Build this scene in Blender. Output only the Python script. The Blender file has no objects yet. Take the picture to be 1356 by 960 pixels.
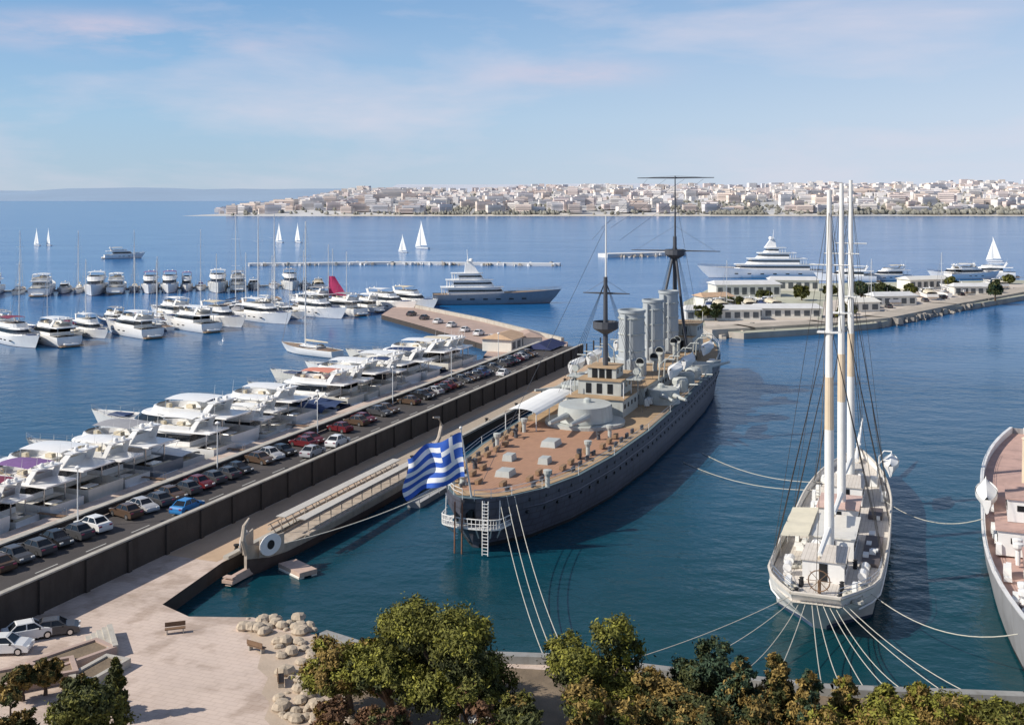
import bpy, bmesh, math, random
from mathutils import Vector, Matrix, noise
R = random.Random(7)
rad = math.radians
sc = bpy.context.scene
COL = sc.collection

# ------------------------------------------------------------------ camera geometry (photo is 1356 x 960)
F, H, HOR, CX = 1450.0, 41.0, 262.0, 678.0
def G(px, py, z=0.0):
    """point at height z that the photo shows at (px, py)"""
    Y = (H - z) * F / (py - HOR)
    return Vector(((px - CX) / F * Y, Y, z))
def ZAT(py, Y):
    return H - (py - HOR) / F * Y
PD = Vector((0.352, 0.936, 0)); PN = Vector((0.936, -0.352, 0))
PANG = math.atan2(0.936, 0.352)
def P(t, s, z=0.0):
    v = PD * t + PN * s
    return Vector((v.x, v.y, z))

# ------------------------------------------------------------------ materials
def rgb(c): return (c[0], c[1], c[2], 1.0)
MATS = {}
def M(name, col, rough=.6, var=.14, scale=1.5, metal=0.0, bump=0.0, bscale=None, stretch=None, island=0.0, streak=0.0):
    if name in MATS: return MATS[name]
    m = bpy.data.materials.new(name); m.use_nodes = True
    nt = m.node_tree; b = nt.nodes['Principled BSDF']
    b.inputs['Roughness'].default_value = rough; b.inputs['Metallic'].default_value = metal
    tc = nt.nodes.new('ShaderNodeTexCoord'); mp = nt.nodes.new('ShaderNodeMapping')
    nt.links.new(tc.outputs['Object'], mp.inputs['Vector'])
    if stretch: mp.inputs['Scale'].default_value = stretch
    n = nt.nodes.new('ShaderNodeTexNoise'); n.inputs['Scale'].default_value = scale
    n.inputs['Detail'].default_value = 6; n.inputs['Roughness'].default_value = .65
    nt.links.new(mp.outputs['Vector'], n.inputs['Vector'])
    rp = nt.nodes.new('ShaderNodeValToRGB')
    rp.color_ramp.elements[0].position = .3; rp.color_ramp.elements[1].position = .72
    rp.color_ramp.elements[0].color = rgb([c * (1 - var) for c in col])
    rp.color_ramp.elements[1].color = rgb([min(1, c * (1 + var)) for c in col])
    nt.links.new(n.outputs['Fac'], rp.inputs['Fac'])
    out = rp.outputs['Color']
    if island:
        g = nt.nodes.new('ShaderNodeNewGeometry')
        hs = nt.nodes.new('ShaderNodeHueSaturation')
        mr = nt.nodes.new('ShaderNodeMapRange')
        mr.inputs['To Min'].default_value = 1 - island; mr.inputs['To Max'].default_value = 1 + island
        nt.links.new(g.outputs['Random Per Island'], mr.inputs['Value'])
        nt.links.new(mr.outputs['Result'], hs.inputs['Value'])
        nt.links.new(out, hs.inputs['Color']); out = hs.outputs['Color']
    if streak:
        mp2 = nt.nodes.new('ShaderNodeMapping'); mp2.inputs['Scale'].default_value = (1.2, 1.2, .12)
        nt.links.new(tc.outputs['Object'], mp2.inputs['Vector'])
        n2 = nt.nodes.new('ShaderNodeTexNoise'); n2.inputs['Scale'].default_value = 1.1; n2.inputs['Detail'].default_value = 5
        nt.links.new(mp2.outputs['Vector'], n2.inputs['Vector'])
        r2 = nt.nodes.new('ShaderNodeValToRGB')
        r2.color_ramp.elements[0].position = .52; r2.color_ramp.elements[1].position = .75
        r2.color_ramp.elements[0].color = (0, 0, 0, 1); r2.color_ramp.elements[1].color = (streak,) * 3 + (1,)
        nt.links.new(n2.outputs['Fac'], r2.inputs['Fac'])
        mx = nt.nodes.new('ShaderNodeMix'); mx.data_type = 'RGBA'
        nt.links.new(r2.outputs['Color'], mx.inputs['Factor'])
        nt.links.new(out, mx.inputs['A']); mx.inputs['B'].default_value = (col[0]*.45, col[1]*.36, col[2]*.28, 1)
        out = mx.outputs['Result']
    nt.links.new(out, b.inputs['Base Color'])
    if bump:
        nb = nt.nodes.new('ShaderNodeTexNoise'); nb.inputs['Scale'].default_value = bscale or scale * 4
        nb.inputs['Detail'].default_value = 4
        nt.links.new(mp.outputs['Vector'], nb.inputs['Vector'])
        bp = nt.nodes.new('ShaderNodeBump'); bp.inputs['Strength'].default_value = bump; bp.inputs['Distance'].default_value = .1
        nt.links.new(nb.outputs['Fac'], bp.inputs['Height']); nt.links.new(bp.outputs['Normal'], b.inputs['Normal'])
    MATS[name] = m
    return m
def band_mat(name, c1, c2, scale, direction='X', rough=.7, width=.5, var=.12):
    """two tone bands (planks, paving, storeys) with noise"""
    if name in MATS: return MATS[name]
    m = M(name, c1, rough, var, 1.2)
    nt = m.node_tree; b = nt.nodes['Principled BSDF']
    src = b.inputs['Base Color'].links[0].from_socket
    tc = [n for n in nt.nodes if n.type == 'TEX_COORD'][0]
    w = nt.nodes.new('ShaderNodeTexWave'); w.wave_type = 'BANDS'; w.bands_direction = direction
    w.inputs['Scale'].default_value = scale; w.inputs['Distortion'].default_value = 0.0
    nt.links.new(tc.outputs['Object'], w.inputs['Vector'])
    r = nt.nodes.new('ShaderNodeValToRGB'); r.color_ramp.elements[0].position = width; r.color_ramp.elements[1].position = min(1, width + .08)
    nt.links.new(w.outputs['Fac'], r.inputs['Fac'])
    mx = nt.nodes.new('ShaderNodeMix'); mx.data_type = 'RGBA'
    nt.links.new(r.outputs['Color'], mx.inputs['Factor']); nt.links.new(src, mx.inputs['A'])
    mx.inputs['B'].default_value = rgb(c2)
    nt.links.new(mx.outputs['Result'], b.inputs['Base Color'])
    return m

WHITE = M('white_gelcoat', (.86, .85, .83), .28, .04, .8, streak=.10)
WHITE2 = M('warm_white_gelcoat', (.76, .73, .66), .32, .06, .8, streak=.12)
CREAM = M('cream_canvas', (.62, .55, .42), .85, .1, 1.5)
NAVY = M('navy_paint', (.02, .035, .09), .25, .15, .8)
GREYH = M('grey_paint', (.24, .26, .29), .35, .12, .8)
DGLASS = M('dark_glass', (.012, .016, .022), .06, .3, .7)
TEAK = band_mat('teak_planks', (.33, .22, .13), (.12, .08, .05), 2.6, 'Y', .7, .9)
CHROME = M('steel_rail', (.62, .63, .65), .25, .08, 2, .9)
ALU = M('painted_aluminium', (.74, .74, .73), .4, .06, .6)
TEALC = M('teal_canvas', (.16, .42, .36), .85, .12, 1.5)
NAVYC = M('navy_canvas', (.025, .05, .13), .85, .15, 1.5)
SALMON = M('salmon_canvas', (.62, .24, .17), .85, .12, 1.5)
BURG = M('burgundy_canvas', (.20, .03, .07), .85, .15, 1.5)
PURPC = M('violet_canvas', (.19, .10, .26), .85, .15, 1.5)
GREYC = M('grey_canvas', (.30, .30, .32), .85, .12, 1.5)
BLUEC = M('pale_blue_canvas', (.22, .35, .52), .85, .12, 1.5)
CRIMSON = M('crimson_sailcloth', (.42, .03, .12), .8, .15, 1.5)
SAIL = M('white_sailcloth', (.82, .82, .80), .75, .05, .5)
BLACK = M('black_rubber', (.018, .018, .02), .8, .2, 3)
ANTIF = M('antifouling_paint', (.09, .025, .02), .7, .2, 1)
ROPE = M('pale_rope', (.50, .48, .42), .9, .15, 4)
ROPED = M('dark_rope', (.10, .09, .08), .9, .15, 4)
CONC = M('pale_concrete', (.44, .41, .36), .85, .16, .5, bump=.3, bscale=6, streak=.35)
CONCD = M('weathered_shaded_concrete', (.056, .046, .04), .9, .22, .35, bump=.3, bscale=6, streak=.4)  # streaked concrete, base tone darkened to carry the wall face's shade
ASPH = M('asphalt', (.062, .054, .052), .9, .22, .25, bump=.2, bscale=20)
WOOD = M('brown_wood', (.20, .12, .07), .75, .2, 1.5)
PINKPAV = M('pink_paving', (.42, .31, .26), .85, .16, .3, bump=.15, bscale=8)

# ------------------------------------------------------------------ mesh builder
class MB:
    def __init__(s): s.v = []; s.f = []; s.m = []; s.cur = 0; s.cuts = []
    def cut(s): s.cuts.append((len(s.v), len(s.f))); return s
    def mat(s, i): s.cur = i; return s
    def add(s, vs, fs):
        o = len(s.v); s.v += [tuple(p) for p in vs]
        for f in fs: s.f.append(tuple(o + i for i in f)); s.m.append(s.cur)
        return s
    def box(s, c, d, rz=0, top=(1, 1), shift=0):
        cx, cy, cz = c; dx, dy, dz = d[0] / 2, d[1] / 2, d[2] / 2
        vs = []
        ca, sa = math.cos(rz), math.sin(rz)
        for k, zz in ((0, -dz), (1, dz)):
            tx, ty = (top if k else (1, 1)); sh = shift if k else 0
            for x, y in ((-dx, -dy), (dx, -dy), (dx, dy), (-dx, dy)):
                x = x * tx + sh; y = y * ty
                vs.append((cx + x * ca - y * sa, cy + x * sa + y * ca, cz + zz))
        return s.add(vs, [(3, 2, 1, 0), (4, 5, 6, 7), (0, 1, 5, 4), (1, 2, 6, 5), (2, 3, 7, 6), (3, 0, 4, 7)])
    def prism(s, bot, top, z0, z1, caps=True):
        n = len(bot)
        g = lambda z, i: z(i) if callable(z) else z
        vs = [(x, y, g(z0, i)) for i, (x, y) in enumerate(bot)] + [(x, y, g(z1, i)) for i, (x, y) in enumerate(top)]
        fs = [(i, (i + 1) % n, n + (i + 1) % n, n + i) for i in range(n)]
        if caps: fs += [tuple(range(n - 1, -1, -1)), tuple(range(n, 2 * n))]
        return s.add(vs, fs)
    def tube(s, p0, p1, r0, r1=None, n=8, caps=True):
        r1 = r0 if r1 is None else r1
        p0, p1 = Vector(p0), Vector(p1); a = (p1 - p0)
        if a.length < 1e-6: return s
        a.normalize(); u = a.orthogonal().normalized(); w = a.cross(u)
        vs = []
        for p, r in ((p0, r0), (p1, r1)):
            for i in range(n):
                t = 2 * math.pi * i / n; vs.append(p + (u * math.cos(t) + w * math.sin(t)) * r)
        fs = [(i, (i + 1) % n, n + (i + 1) % n, n + i) for i in range(n)]
        if caps: fs += [tuple(range(n - 1, -1, -1)), tuple(range(n, 2 * n))]
        return s.add(vs, fs)
    def path(s, pts, r, n=5):
        pts = [Vector(p) for p in pts]; rings = []
        for i, p in enumerate(pts):
            a = (pts[min(i + 1, len(pts) - 1)] - pts[max(i - 1, 0)]).normalized()
            ref = Vector((0, 0, 1)) if abs(a.z) < .9 else Vector((1, 0, 0))
            u = a.cross(ref).normalized(); w = a.cross(u)
            rr = r[i] if isinstance(r, (list, tuple)) else r
            rings.append([p + (u * math.cos(2 * math.pi * k / n) + w * math.sin(2 * math.pi * k / n)) * rr for k in range(n)])
        return s.loft(rings, closed=True, caps=True)
    def loft(s, secs, closed=False, caps=False):
        n = len(secs[0]); vs = [p for q in secs for p in q]; fs = []
        for i in range(len(secs) - 1):
            for k in range(n if closed else n - 1):
                k2 = (k + 1) % n
                fs.append((i * n + k, i * n + k2, (i + 1) * n + k2, (i + 1) * n + k))
        if caps:
            fs.append(tuple(range(n - 1, -1, -1))); fs.append(tuple(range((len(secs) - 1) * n, len(secs) * n)))
        return s.add(vs, fs)
    def lathe(s, prof, c=(0, 0, 0), n=16, sx=1, sy=1):
        secs = [[(c[0] + r * sx * math.cos(2 * math.pi * k / n), c[1] + r * sy * math.sin(2 * math.pi * k / n), c[2] + z) for k in range(n)] for r, z in prof]
        return s.loft(secs, closed=True, caps=True)
    def ball(s, c, r, n=8, sz=1):
        return s.lathe([(max(.001, r * math.sin(math.pi * i / n)), -r * sz * math.cos(math.pi * i / n)) for i in range(n + 1)], c, n * 2)
    def mesh(s, name, mats, smooth=False):
        me = bpy.data.meshes.new(name); me.from_pydata(s.v, [], s.f)
        for m in (mats if isinstance(mats, (list, tuple)) else [mats]): me.materials.append(m)
        me.polygons.foreach_set('material_index', s.m)
        bm = bmesh.new(); bm.from_mesh(me); bmesh.ops.recalc_face_normals(bm, faces=bm.faces); bm.to_mesh(me); bm.free()
        if smooth: me.shade_auto_smooth = None if False else None; me.polygons.foreach_set('use_smooth', [True] * len(me.polygons))
        return me
    def build(s, name, mats, parent=None, smooth=False, loc=None, rz=None):
        me = s.mesh(name, mats)
        if smooth:
            me.polygons.foreach_set('use_smooth', [True] * len(me.polygons))
            bm = bmesh.new(); bm.from_mesh(me)
            for e in bm.edges:
                if len(e.link_faces) == 2 and e.calc_face_angle(0) > rad(35): e.smooth = False
            bm.to_mesh(me); bm.free()
        o = bpy.data.objects.new(name, me); COL.objects.link(o)
        if parent: o.parent = parent
        if loc is not None: o.location = loc
        if rz is not None: o.rotation_euler = (0, 0, rz)
        return o
def builds(mb, name, mats, parent=None, smooth=False):
    """every piece started with cut() becomes an object of its own, with its origin at the piece"""
    cs = [c for c in mb.cuts] + [(len(mb.v), len(mb.f))]; out = []
    for (v0, f0), (v1, f1) in zip(cs[:-1], cs[1:]):
        if f1 <= f0: continue
        q = MB(); c = mb.v[v0]
        q.v = [(x - c[0], y - c[1], z - c[2]) for x, y, z in mb.v[v0:v1]]; q.f = [tuple(i - v0 for i in f) for f in mb.f[f0:f1]]; q.m = mb.m[f0:f1]
        out.append(q.build(name, mats, parent, smooth, loc=c))
    return out
def tag(o, label=None, cat=None, group=None, kind=None):
    for k, v in (('label', label), ('category', cat), ('group', group), ('kind', kind)):
        if v is not None: o[k] = v
    return o
def thing(name, label, cat, loc=(0, 0, 0), rz=0, group=None):
    o = bpy.data.objects.new(name, None); COL.objects.link(o)
    o.empty_display_size = .3
    o.location = loc; o.rotation_euler = (0, 0, rz)
    return tag(o, label, cat, group)
def copy_tree(o, parent=None):
    c = o.copy(); COL.objects.link(c)
    if parent: c.parent = parent
    for ch in list(o.children): copy_tree(ch, c)
    return c
def repaint(root, table):
    """object-level materials on a copy: part name -> material"""
    for ch in root.children_recursive:
        base = ch.name.split('.')[0]
        if base in table and table[base]:
            sl = ch.material_slots[0]; sl.link = 'OBJECT'; sl.material = table[base]
def struct(o): return tag(o, kind='structure')
ORD = ['first', 'second', 'third', 'fourth', 'fifth', 'sixth', 'seventh', 'eighth', 'ninth', 'tenth', 'eleventh', 'twelfth', 'thirteenth',
       'fourteenth', 'fifteenth', 'sixteenth', 'seventeenth', 'eighteenth', 'nineteenth', 'twentieth', 'twenty-first', 'twenty-second',
       'twenty-third', 'twenty-fourth', 'twenty-fifth', 'twenty-sixth', 'twenty-seventh', 'twenty-eighth', 'twenty-ninth', 'thirtieth',
       'thirty-first', 'thirty-second', 'thirty-third', 'thirty-fourth', 'thirty-fifth', 'thirty-sixth', 'thirty-seventh', 'thirty-eighth',
       'thirty-ninth', 'fortieth', 'forty-first', 'forty-second', 'forty-third', 'forty-fourth', 'forty-fifth', 'forty-sixth']

# ------------------------------------------------------------------ sky, sun, camera
EL = 36.0
LDIR = Vector((math.cos(rad(EL)) * .966, math.cos(rad(EL)) * .259, -math.sin(rad(EL))))
w = bpy.data.worlds.new('World'); sc.world = w; w.use_nodes = True
nt = w.node_tree; bg = nt.nodes['Background']; bg.inputs['Strength'].default_value = .10
sky = nt.nodes.new('ShaderNodeTexSky'); sky.sky_type = 'NISHITA'; sky.sun_disc = False
sky.sun_elevation = rad(EL); sky.sun_rotation = rad(255); sky.altitude = 20
sky.air_density = 1.0; sky.dust_density = .3; sky.ozone_density = 2.5
tc = nt.nodes.new('ShaderNodeTexCoord')
sep = nt.nodes.new('ShaderNodeSeparateXYZ'); nt.links.new(tc.outputs['Generated'], sep.inputs['Vector'])
def mathn(op, a, b=None, clamp=False):
    n = nt.nodes.new('ShaderNodeMath'); n.operation = op; n.use_clamp = clamp
    for i, x in enumerate((a, b)):
        if x is None: continue
        if isinstance(x, (int, float)): n.inputs[i].default_value = x
        else: nt.links.new(x, n.inputs[i])
    return n.outputs[0]
# low sky: clear blue deepening with height, paler to the right; pinkish streaks of high cloud
zc = mathn('MAXIMUM', sep.outputs['Z'], 0.0)
gr = nt.nodes.new('ShaderNodeValToRGB'); e = gr.color_ramp.elements
e[0].position = 0.0; e[0].color = (.44, .58, .72, 1); e[1].position = .20; e[1].color = (.15, .38, .74, 1)
k_ = gr.color_ramp.elements.new(.07); k_.color = (.38, .58, .79, 1)
nt.links.new(zc, gr.inputs['Fac'])
def vmix(fac, a, b, blend='MIX'):
    n = nt.nodes.new('ShaderNodeMix'); n.data_type = 'RGBA'; n.blend_type = blend
    for i, x in (('Factor', fac), ('A', a), ('B', b)):
        if isinstance(x, (int, float)): n.inputs[i].default_value = x
        elif isinstance(x, tuple): n.inputs[i].default_value = x
        else: nt.links.new(x, n.inputs[i])
    return n.outputs['Result']
def gain(c, k): return vmix(1.0, c, (k, k, k, 1), 'MULTIPLY')
SKS = bg.inputs['Strength'].default_value
low = gain(gr.outputs['Color'], 1.0 / SKS)
up = mathn('MULTIPLY', mathn('SUBTRACT', zc, .12), 3.0, True)
base = vmix(mathn('SUBTRACT', .88, up, True), sky.outputs['Color'], low)
zz = mathn('ADD', zc, .10)
u = mathn('DIVIDE', sep.outputs['X'], zz); v = mathn('DIVIDE', sep.outputs['Y'], zz)
cmb = nt.nodes.new('ShaderNodeCombineXYZ'); nt.links.new(sep.outputs['X'], cmb.inputs['X']); nt.links.new(sep.outputs['Z'], cmb.inputs['Y']); nt.links.new(sep.outputs['Y'], cmb.inputs['Z'])
mp = nt.nodes.new('ShaderNodeMapping'); mp.inputs['Scale'].default_value = (2.2, 9.0, 2.2); mp.inputs['Location'].default_value = (.83, .32, .4)
nt.links.new(cmb.outputs['Vector'], mp.inputs['Vector'])
nz = nt.nodes.new('ShaderNodeTexNoise'); nz.inputs['Scale'].default_value = 1.5; nz.inputs['Detail'].default_value = 7; nz.inputs['Roughness'].default_value = .56; nz.inputs['Distortion'].default_value = .2
nt.links.new(mp.outputs['Vector'], nz.inputs['Vector'])
cr = nt.nodes.new('ShaderNodeValToRGB'); cr.color_ramp.elements[0].position = .48; cr.color_ramp.elements[1].position = .80
nt.links.new(nz.outputs['Fac'], cr.inputs['Fac'])
right = mathn('ADD', mathn('MULTIPLY', sep.outputs['X'], 1.2), .32, True)
hz = mathn('MULTIPLY', right, mathn('POWER', mathn('SUBTRACT', 1.0, zc), 5.0))
base = vmix(mathn('MULTIPLY', hz, .95), base, (.70 / SKS, .75 / SKS, .87 / SKS, 1))
fin = vmix(mathn('MULTIPLY', cr.outputs['Color'], .75), base, (.76 / SKS, .71 / SKS, .80 / SKS, 1))
def bank(cx, cz, wx, wz):
    a = mathn('POWER', mathn('DIVIDE', mathn('ADD', sep.outputs['X'], -cx), wx), 2.0); b = mathn('POWER', mathn('DIVIDE', mathn('ADD', sep.outputs['Z'], -cz), wz), 2.0)
    return mathn('POWER', 2.718, mathn('MULTIPLY', mathn('ADD', a, b), -1.0))
bk = mathn('ADD', bank(-.33, .138, .13, .016), mathn('MULTIPLY', bank(.06, .112, .07, .012), .7))
nz2 = nt.nodes.new('ShaderNodeTexNoise'); nz2.inputs['Scale'].default_value = 3.4; nz2.inputs['Detail'].default_value = 8; nz2.inputs['Roughness'].default_value = .6
nt.links.new(mp.outputs['Vector'], nz2.inputs['Vector'])
nf = mathn('MULTIPLY', mathn('SUBTRACT', nz2.outputs['Fac'], .36), 3.2, True)
fin = vmix(mathn('MULTIPLY', mathn('MULTIPLY', bk, nf), .8, True), fin, (.80 / SKS, .66 / SKS, .74 / SKS, 1))
nt.links.new(fin, bg.inputs['Color'])

sd = bpy.data.lights.new('sun', 'SUN'); sd.energy = 5.0; sd.angle = rad(.6); sd.color = (1, .93, .82)
so = bpy.data.objects.new('sun', sd); COL.objects.link(so)
so.rotation_euler = LDIR.to_track_quat('-Z', 'Y').to_euler(); so.location = (-200, 0, 200)

cd = bpy.data.cameras.new('camera'); cam = bpy.data.objects.new('camera', cd); COL.objects.link(cam); sc.camera = cam
cam.location = (0, 0, H); cam.rotation_euler = (rad(90), 0, 0)
cd.sensor_fit = 'HORIZONTAL'; cd.sensor_width = 36; cd.lens = 36 * F / 1356
cd.shift_y = -(480 - HOR) / 1356
cd.clip_start = .5; cd.clip_end = 80000
sc.view_settings.view_transform = 'Standard'; sc.view_settings.look = 'None'
sc.view_settings.exposure = 0; sc.view_settings.gamma = 1

# ------------------------------------------------------------------ water
def water_mat():
    m = bpy.data.materials.new('sea_water'); m.use_nodes = True; nt = m.node_tree; b = nt.nodes['Principled BSDF']
    b.inputs['Roughness'].default_value = .16; b.inputs['IOR'].default_value = 1.33; b.inputs['Specular IOR Level'].default_value = .30
    tc = nt.nodes.new('ShaderNodeTexCoord')
    n0 = nt.nodes.new('ShaderNodeTexNoise'); n0.inputs['Scale'].default_value = .008; n0.inputs['Detail'].default_value = 4
    mp0 = nt.nodes.new('ShaderNodeMapping'); mp0.inputs['Scale'].default_value = (.5, 1.2, 1)
    nt.links.new(tc.outputs['Object'], mp0.inputs['Vector']); nt.links.new(mp0.outputs['Vector'], n0.inputs['Vector'])
    rp = nt.nodes.new('ShaderNodeValToRGB'); rp.color_ramp.elements[0].position = .3; rp.color_ramp.elements[1].position = .7
    rp.color_ramp.elements[0].color = (.003, .033, .043, 1); rp.color_ramp.elements[1].color = (.005, .055, .072, 1)
    nt.links.new(n0.outputs['Fac'], rp.inputs['Fac'])
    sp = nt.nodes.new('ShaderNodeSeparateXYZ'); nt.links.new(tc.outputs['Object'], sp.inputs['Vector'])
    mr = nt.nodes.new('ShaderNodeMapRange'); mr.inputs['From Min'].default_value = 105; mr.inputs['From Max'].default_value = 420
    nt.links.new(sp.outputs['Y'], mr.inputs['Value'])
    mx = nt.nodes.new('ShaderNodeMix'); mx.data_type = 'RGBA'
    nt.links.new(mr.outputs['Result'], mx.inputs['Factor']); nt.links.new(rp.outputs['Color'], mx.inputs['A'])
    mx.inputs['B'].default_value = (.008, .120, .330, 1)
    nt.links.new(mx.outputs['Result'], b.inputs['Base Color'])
    gn = nt.nodes.new('ShaderNodeTexNoise'); gn.inputs['Scale'].default_value = .02; gn.inputs['Detail'].default_value = 5
    nt.links.new(mp0.outputs['Vector'], gn.inputs['Vector'])
    gr_ = nt.nodes.new('ShaderNodeMapRange'); gr_.inputs['From Min'].default_value = .35; gr_.inputs['From Max'].default_value = .65; gr_.inputs['To Min'].default_value = .25; gr_.inputs['To Max'].default_value = 1.15
    nt.links.new(gn.outputs['Fac'], gr_.inputs['Value'])
    prev = None
    for sc_, st, dist, stretch in ((.9, .30, .35, (1, 1.0, 1)), (.16, .35, 1.2, (1, 1.5, 1)), (3.2, .18, .08, (1, 1, 1))):
        mp = nt.nodes.new('ShaderNodeMapping'); mp.inputs['Scale'].default_value = stretch; mp.inputs['Rotation'].default_value = (0, 0, .5)
        nt.links.new(tc.outputs['Object'], mp.inputs['Vector'])
        n = nt.nodes.new('ShaderNodeTexNoise'); n.inputs['Scale'].default_value = sc_; n.inputs['Detail'].default_value = 5
        nt.links.new(mp.outputs['Vector'], n.inputs['Vector'])
        bp = nt.nodes.new('ShaderNodeBump'); bp.inputs['Strength'].default_value = st; bp.inputs['Distance'].default_value = dist
        ml = nt.nodes.new('ShaderNodeMath'); ml.operation = 'MULTIPLY'; ml.inputs[1].default_value = dist; nt.links.new(gr_.outputs['Result'], ml.inputs[0]); nt.links.new(ml.outputs[0], bp.inputs['Distance'])
        nt.links.new(n.outputs['Fac'], bp.inputs['Height'])
        if prev: nt.links.new(prev, bp.inputs['Normal'])
        prev = bp.outputs['Normal']
    nt.links.new(prev, b.inputs['Normal'])
    return m
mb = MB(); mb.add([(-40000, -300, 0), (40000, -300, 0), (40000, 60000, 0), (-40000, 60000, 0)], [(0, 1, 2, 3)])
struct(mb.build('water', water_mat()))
# ------------------------------------------------------------------ land: shore, plaza, pier
def slab(name, pts, z0, z1, mats, parent=None, kind='structure', batter=0):
    mb = MB(); b = [(p[0], p[1]) for p in pts]
    n = len(b)
    mb.mat(0).add([(x, y, z1) for x, y in b], [tuple(range(n))])
    mb.mat(1 if isinstance(mats, (list, tuple)) and len(mats) > 1 else 0)
    mb.prism(b, b, z0, z1, caps=False)
    o = mb.build(name, mats, parent)
    if kind: tag(o, kind=kind)
    return o
SAND = M('sandy_ground', (.50, .40, .31), .95, .22, .18, bump=.3, bscale=5)
PLAZA = M('plaza_paving', (.60, .485, .41), .88, .13, .12, bump=.12, bscale=8, streak=.0)
_nt = PLAZA.node_tree; _b = _nt.nodes['Principled BSDF']; _src = _b.inputs['Base Color'].links[0].from_socket
_br = _nt.nodes.new('ShaderNodeTexBrick'); _br.inputs['Scale'].default_value = .42; _br.inputs['Mortar Size'].default_value = .012; _br.inputs['Mortar'].default_value = (.80, .78, .76, 1)
_br.inputs['Color1'].default_value = (1, 1, 1, 1); _br.inputs['Color2'].default_value = (.96, .96, .97, 1)
_tc = [n for n in _nt.nodes if n.type == 'TEX_COORD'][0]; _mp = _nt.nodes.new('ShaderNodeMapping'); _mp.inputs['Rotation'].default_value = (0, 0, .35)
_nt.links.new(_tc.outputs['Object'], _mp.inputs['Vector']); _nt.links.new(_mp.outputs['Vector'], _br.inputs['Vector'])
_n3 = _nt.nodes.new('ShaderNodeTexNoise'); _n3.inputs['Scale'].default_value = .35; _n3.inputs['Detail'].default_value = 8; _nt.links.new(_tc.outputs['Object'], _n3.inputs['Vector'])
_r3 = _nt.nodes.new('ShaderNodeValToRGB'); _r3.color_ramp.elements[0].position = .36; _r3.color_ramp.elements[0].color = (.74, .71, .68, 1); _r3.color_ramp.elements[1].position = .5; _r3.color_ramp.elements[1].color = (1, 1, 1, 1); _nt.links.new(_n3.outputs['Fac'], _r3.inputs['Fac'])
_m1 = _nt.nodes.new('ShaderNodeMix'); _m1.data_type = 'RGBA'; _m1.blend_type = 'MULTIPLY'; _m1.inputs['Factor'].default_value = 1; _nt.links.new(_src, _m1.inputs['A']); _nt.links.new(_br.outputs['Color'], _m1.inputs['B'])
_m2 = _nt.nodes.new('ShaderNodeMix'); _m2.data_type = 'RGBA'; _m2.blend_type = 'MULTIPLY'; _m2.inputs['Factor'].default_value = 1; _nt.links.new(_m1.outputs['Result'], _m2.inputs['A']); _nt.links.new(_r3.outputs['Color'], _m2.inputs['B'])
_nt.links.new(_m2.outputs['Result'], _b.inputs['Base Color'])
SOIL = M('dry_soil', (.20, .15, .10), .95, .3, .4, bump=.4, bscale=5)
qc = P(84, -69.0)                                         # quay corner near the plaza
shore = [G(215, 800, 1.5), G(250, 816, 1.5), G(335, 817, 1.5), G(410, 838, 1.5), G(480, 858, 1.5), G(560, 868, 1.5), G(745, 874, 1.5),
         G(900, 893, 1.5), G(1100, 915, 1.5), G(1356, 925, 1.5), (120, 84), (500, 60)]
ground = [(500, -200), (-400, -200), P(-120, -101.5), P(256, -101.5), P(262, -71.5), P(150, -71.2), P(100, -71.2)] + shore
slab('ground', [(p[0], p[1]) for p in ground], -3, 1.5, [PLAZA, CONCD])
# sandy / planted belt under the trees (sheet a little above)
rr = random.Random(2)
edge = [(-24.8, 100.6), (-23.6, 98.8), (-22.9, 96.4), (-21.7, 94.6), (-21.4, 92), (-20.1, 90.2), (-20.0, 87.4), (-18.9, 85.6), (-18.8, 83.1), (-17.4, 81), (-17.2, 78), (-16, 74), (-14, 60)]
mb = MB(); pts_ = edge + [(-9, 60), (-11.5, 84), (-13.5, 92.5), (-16.5, 97.3), (-20.4, 99.6)]
mb.add([(x, y, 1.506) for x, y in pts_], [tuple(range(len(pts_)))]); struct(mb.build('sand', SAND))
belt = [(-16.2, 96.9), (-12, 93.8), (4, 91.5), (45, 87), (75, 84.5), (75, 40), (-6, 40), (-10, 74), (-12.2, 80), (-12.4, 85), (-14.2, 89), (-14.6, 93)]
mb = MB(); mb.add([(x, y, 1.512) for x, y in belt], [tuple(range(len(belt)))]); struct(mb.build('soil', SOIL))
# promenade paving: pale banded strip along the quay edge, kerb of the quay
BANDP = band_mat('banded_paving', (.50, .42, .33), (.25, .20, .155), .42, 'X', .85, .62)
mb = MB(); mb.box((88, 0, 0), (70, 4.0, .004))
struct(mb.build('pavement', BANDP, loc=P(62 + 24, -74.2, 1.512), rz=PANG))
PROM = M('promenade_paving', (.52, .37, .25), .88, .15, .2, bump=.12, bscale=8)
mb = MB(); mb.box((0, 0, 0), (160, 6.6, .004)); struct(mb.build('promenade', PROM, loc=P(180, -75.15, 1.507), rz=PANG))
mb = MB(); mb.box((0, 0, 0), (160, .7, .35)); struct(mb.build('kerb', CONC, loc=P(181, -71.4, 1.69), rz=PANG))
# raised road on the pier between two walls
mb = MB(); mb.box((0, 0, 0), (330, 10.3, 3.0)); struct(mb.build('road', [ASPH], loc=P(95, -84.35, 2.5), rz=PANG))
LINEW = M('road_paint', (.55, .54, .5), .7, .2, 1)
for i in range(24):
    mb = MB(); mb.box((0, 0, 0), (3, .14, .004)); struct(mb.build('road_marking', LINEW, loc=P(86 + i * 7, -82.0, 4.006), rz=PANG))
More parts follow.
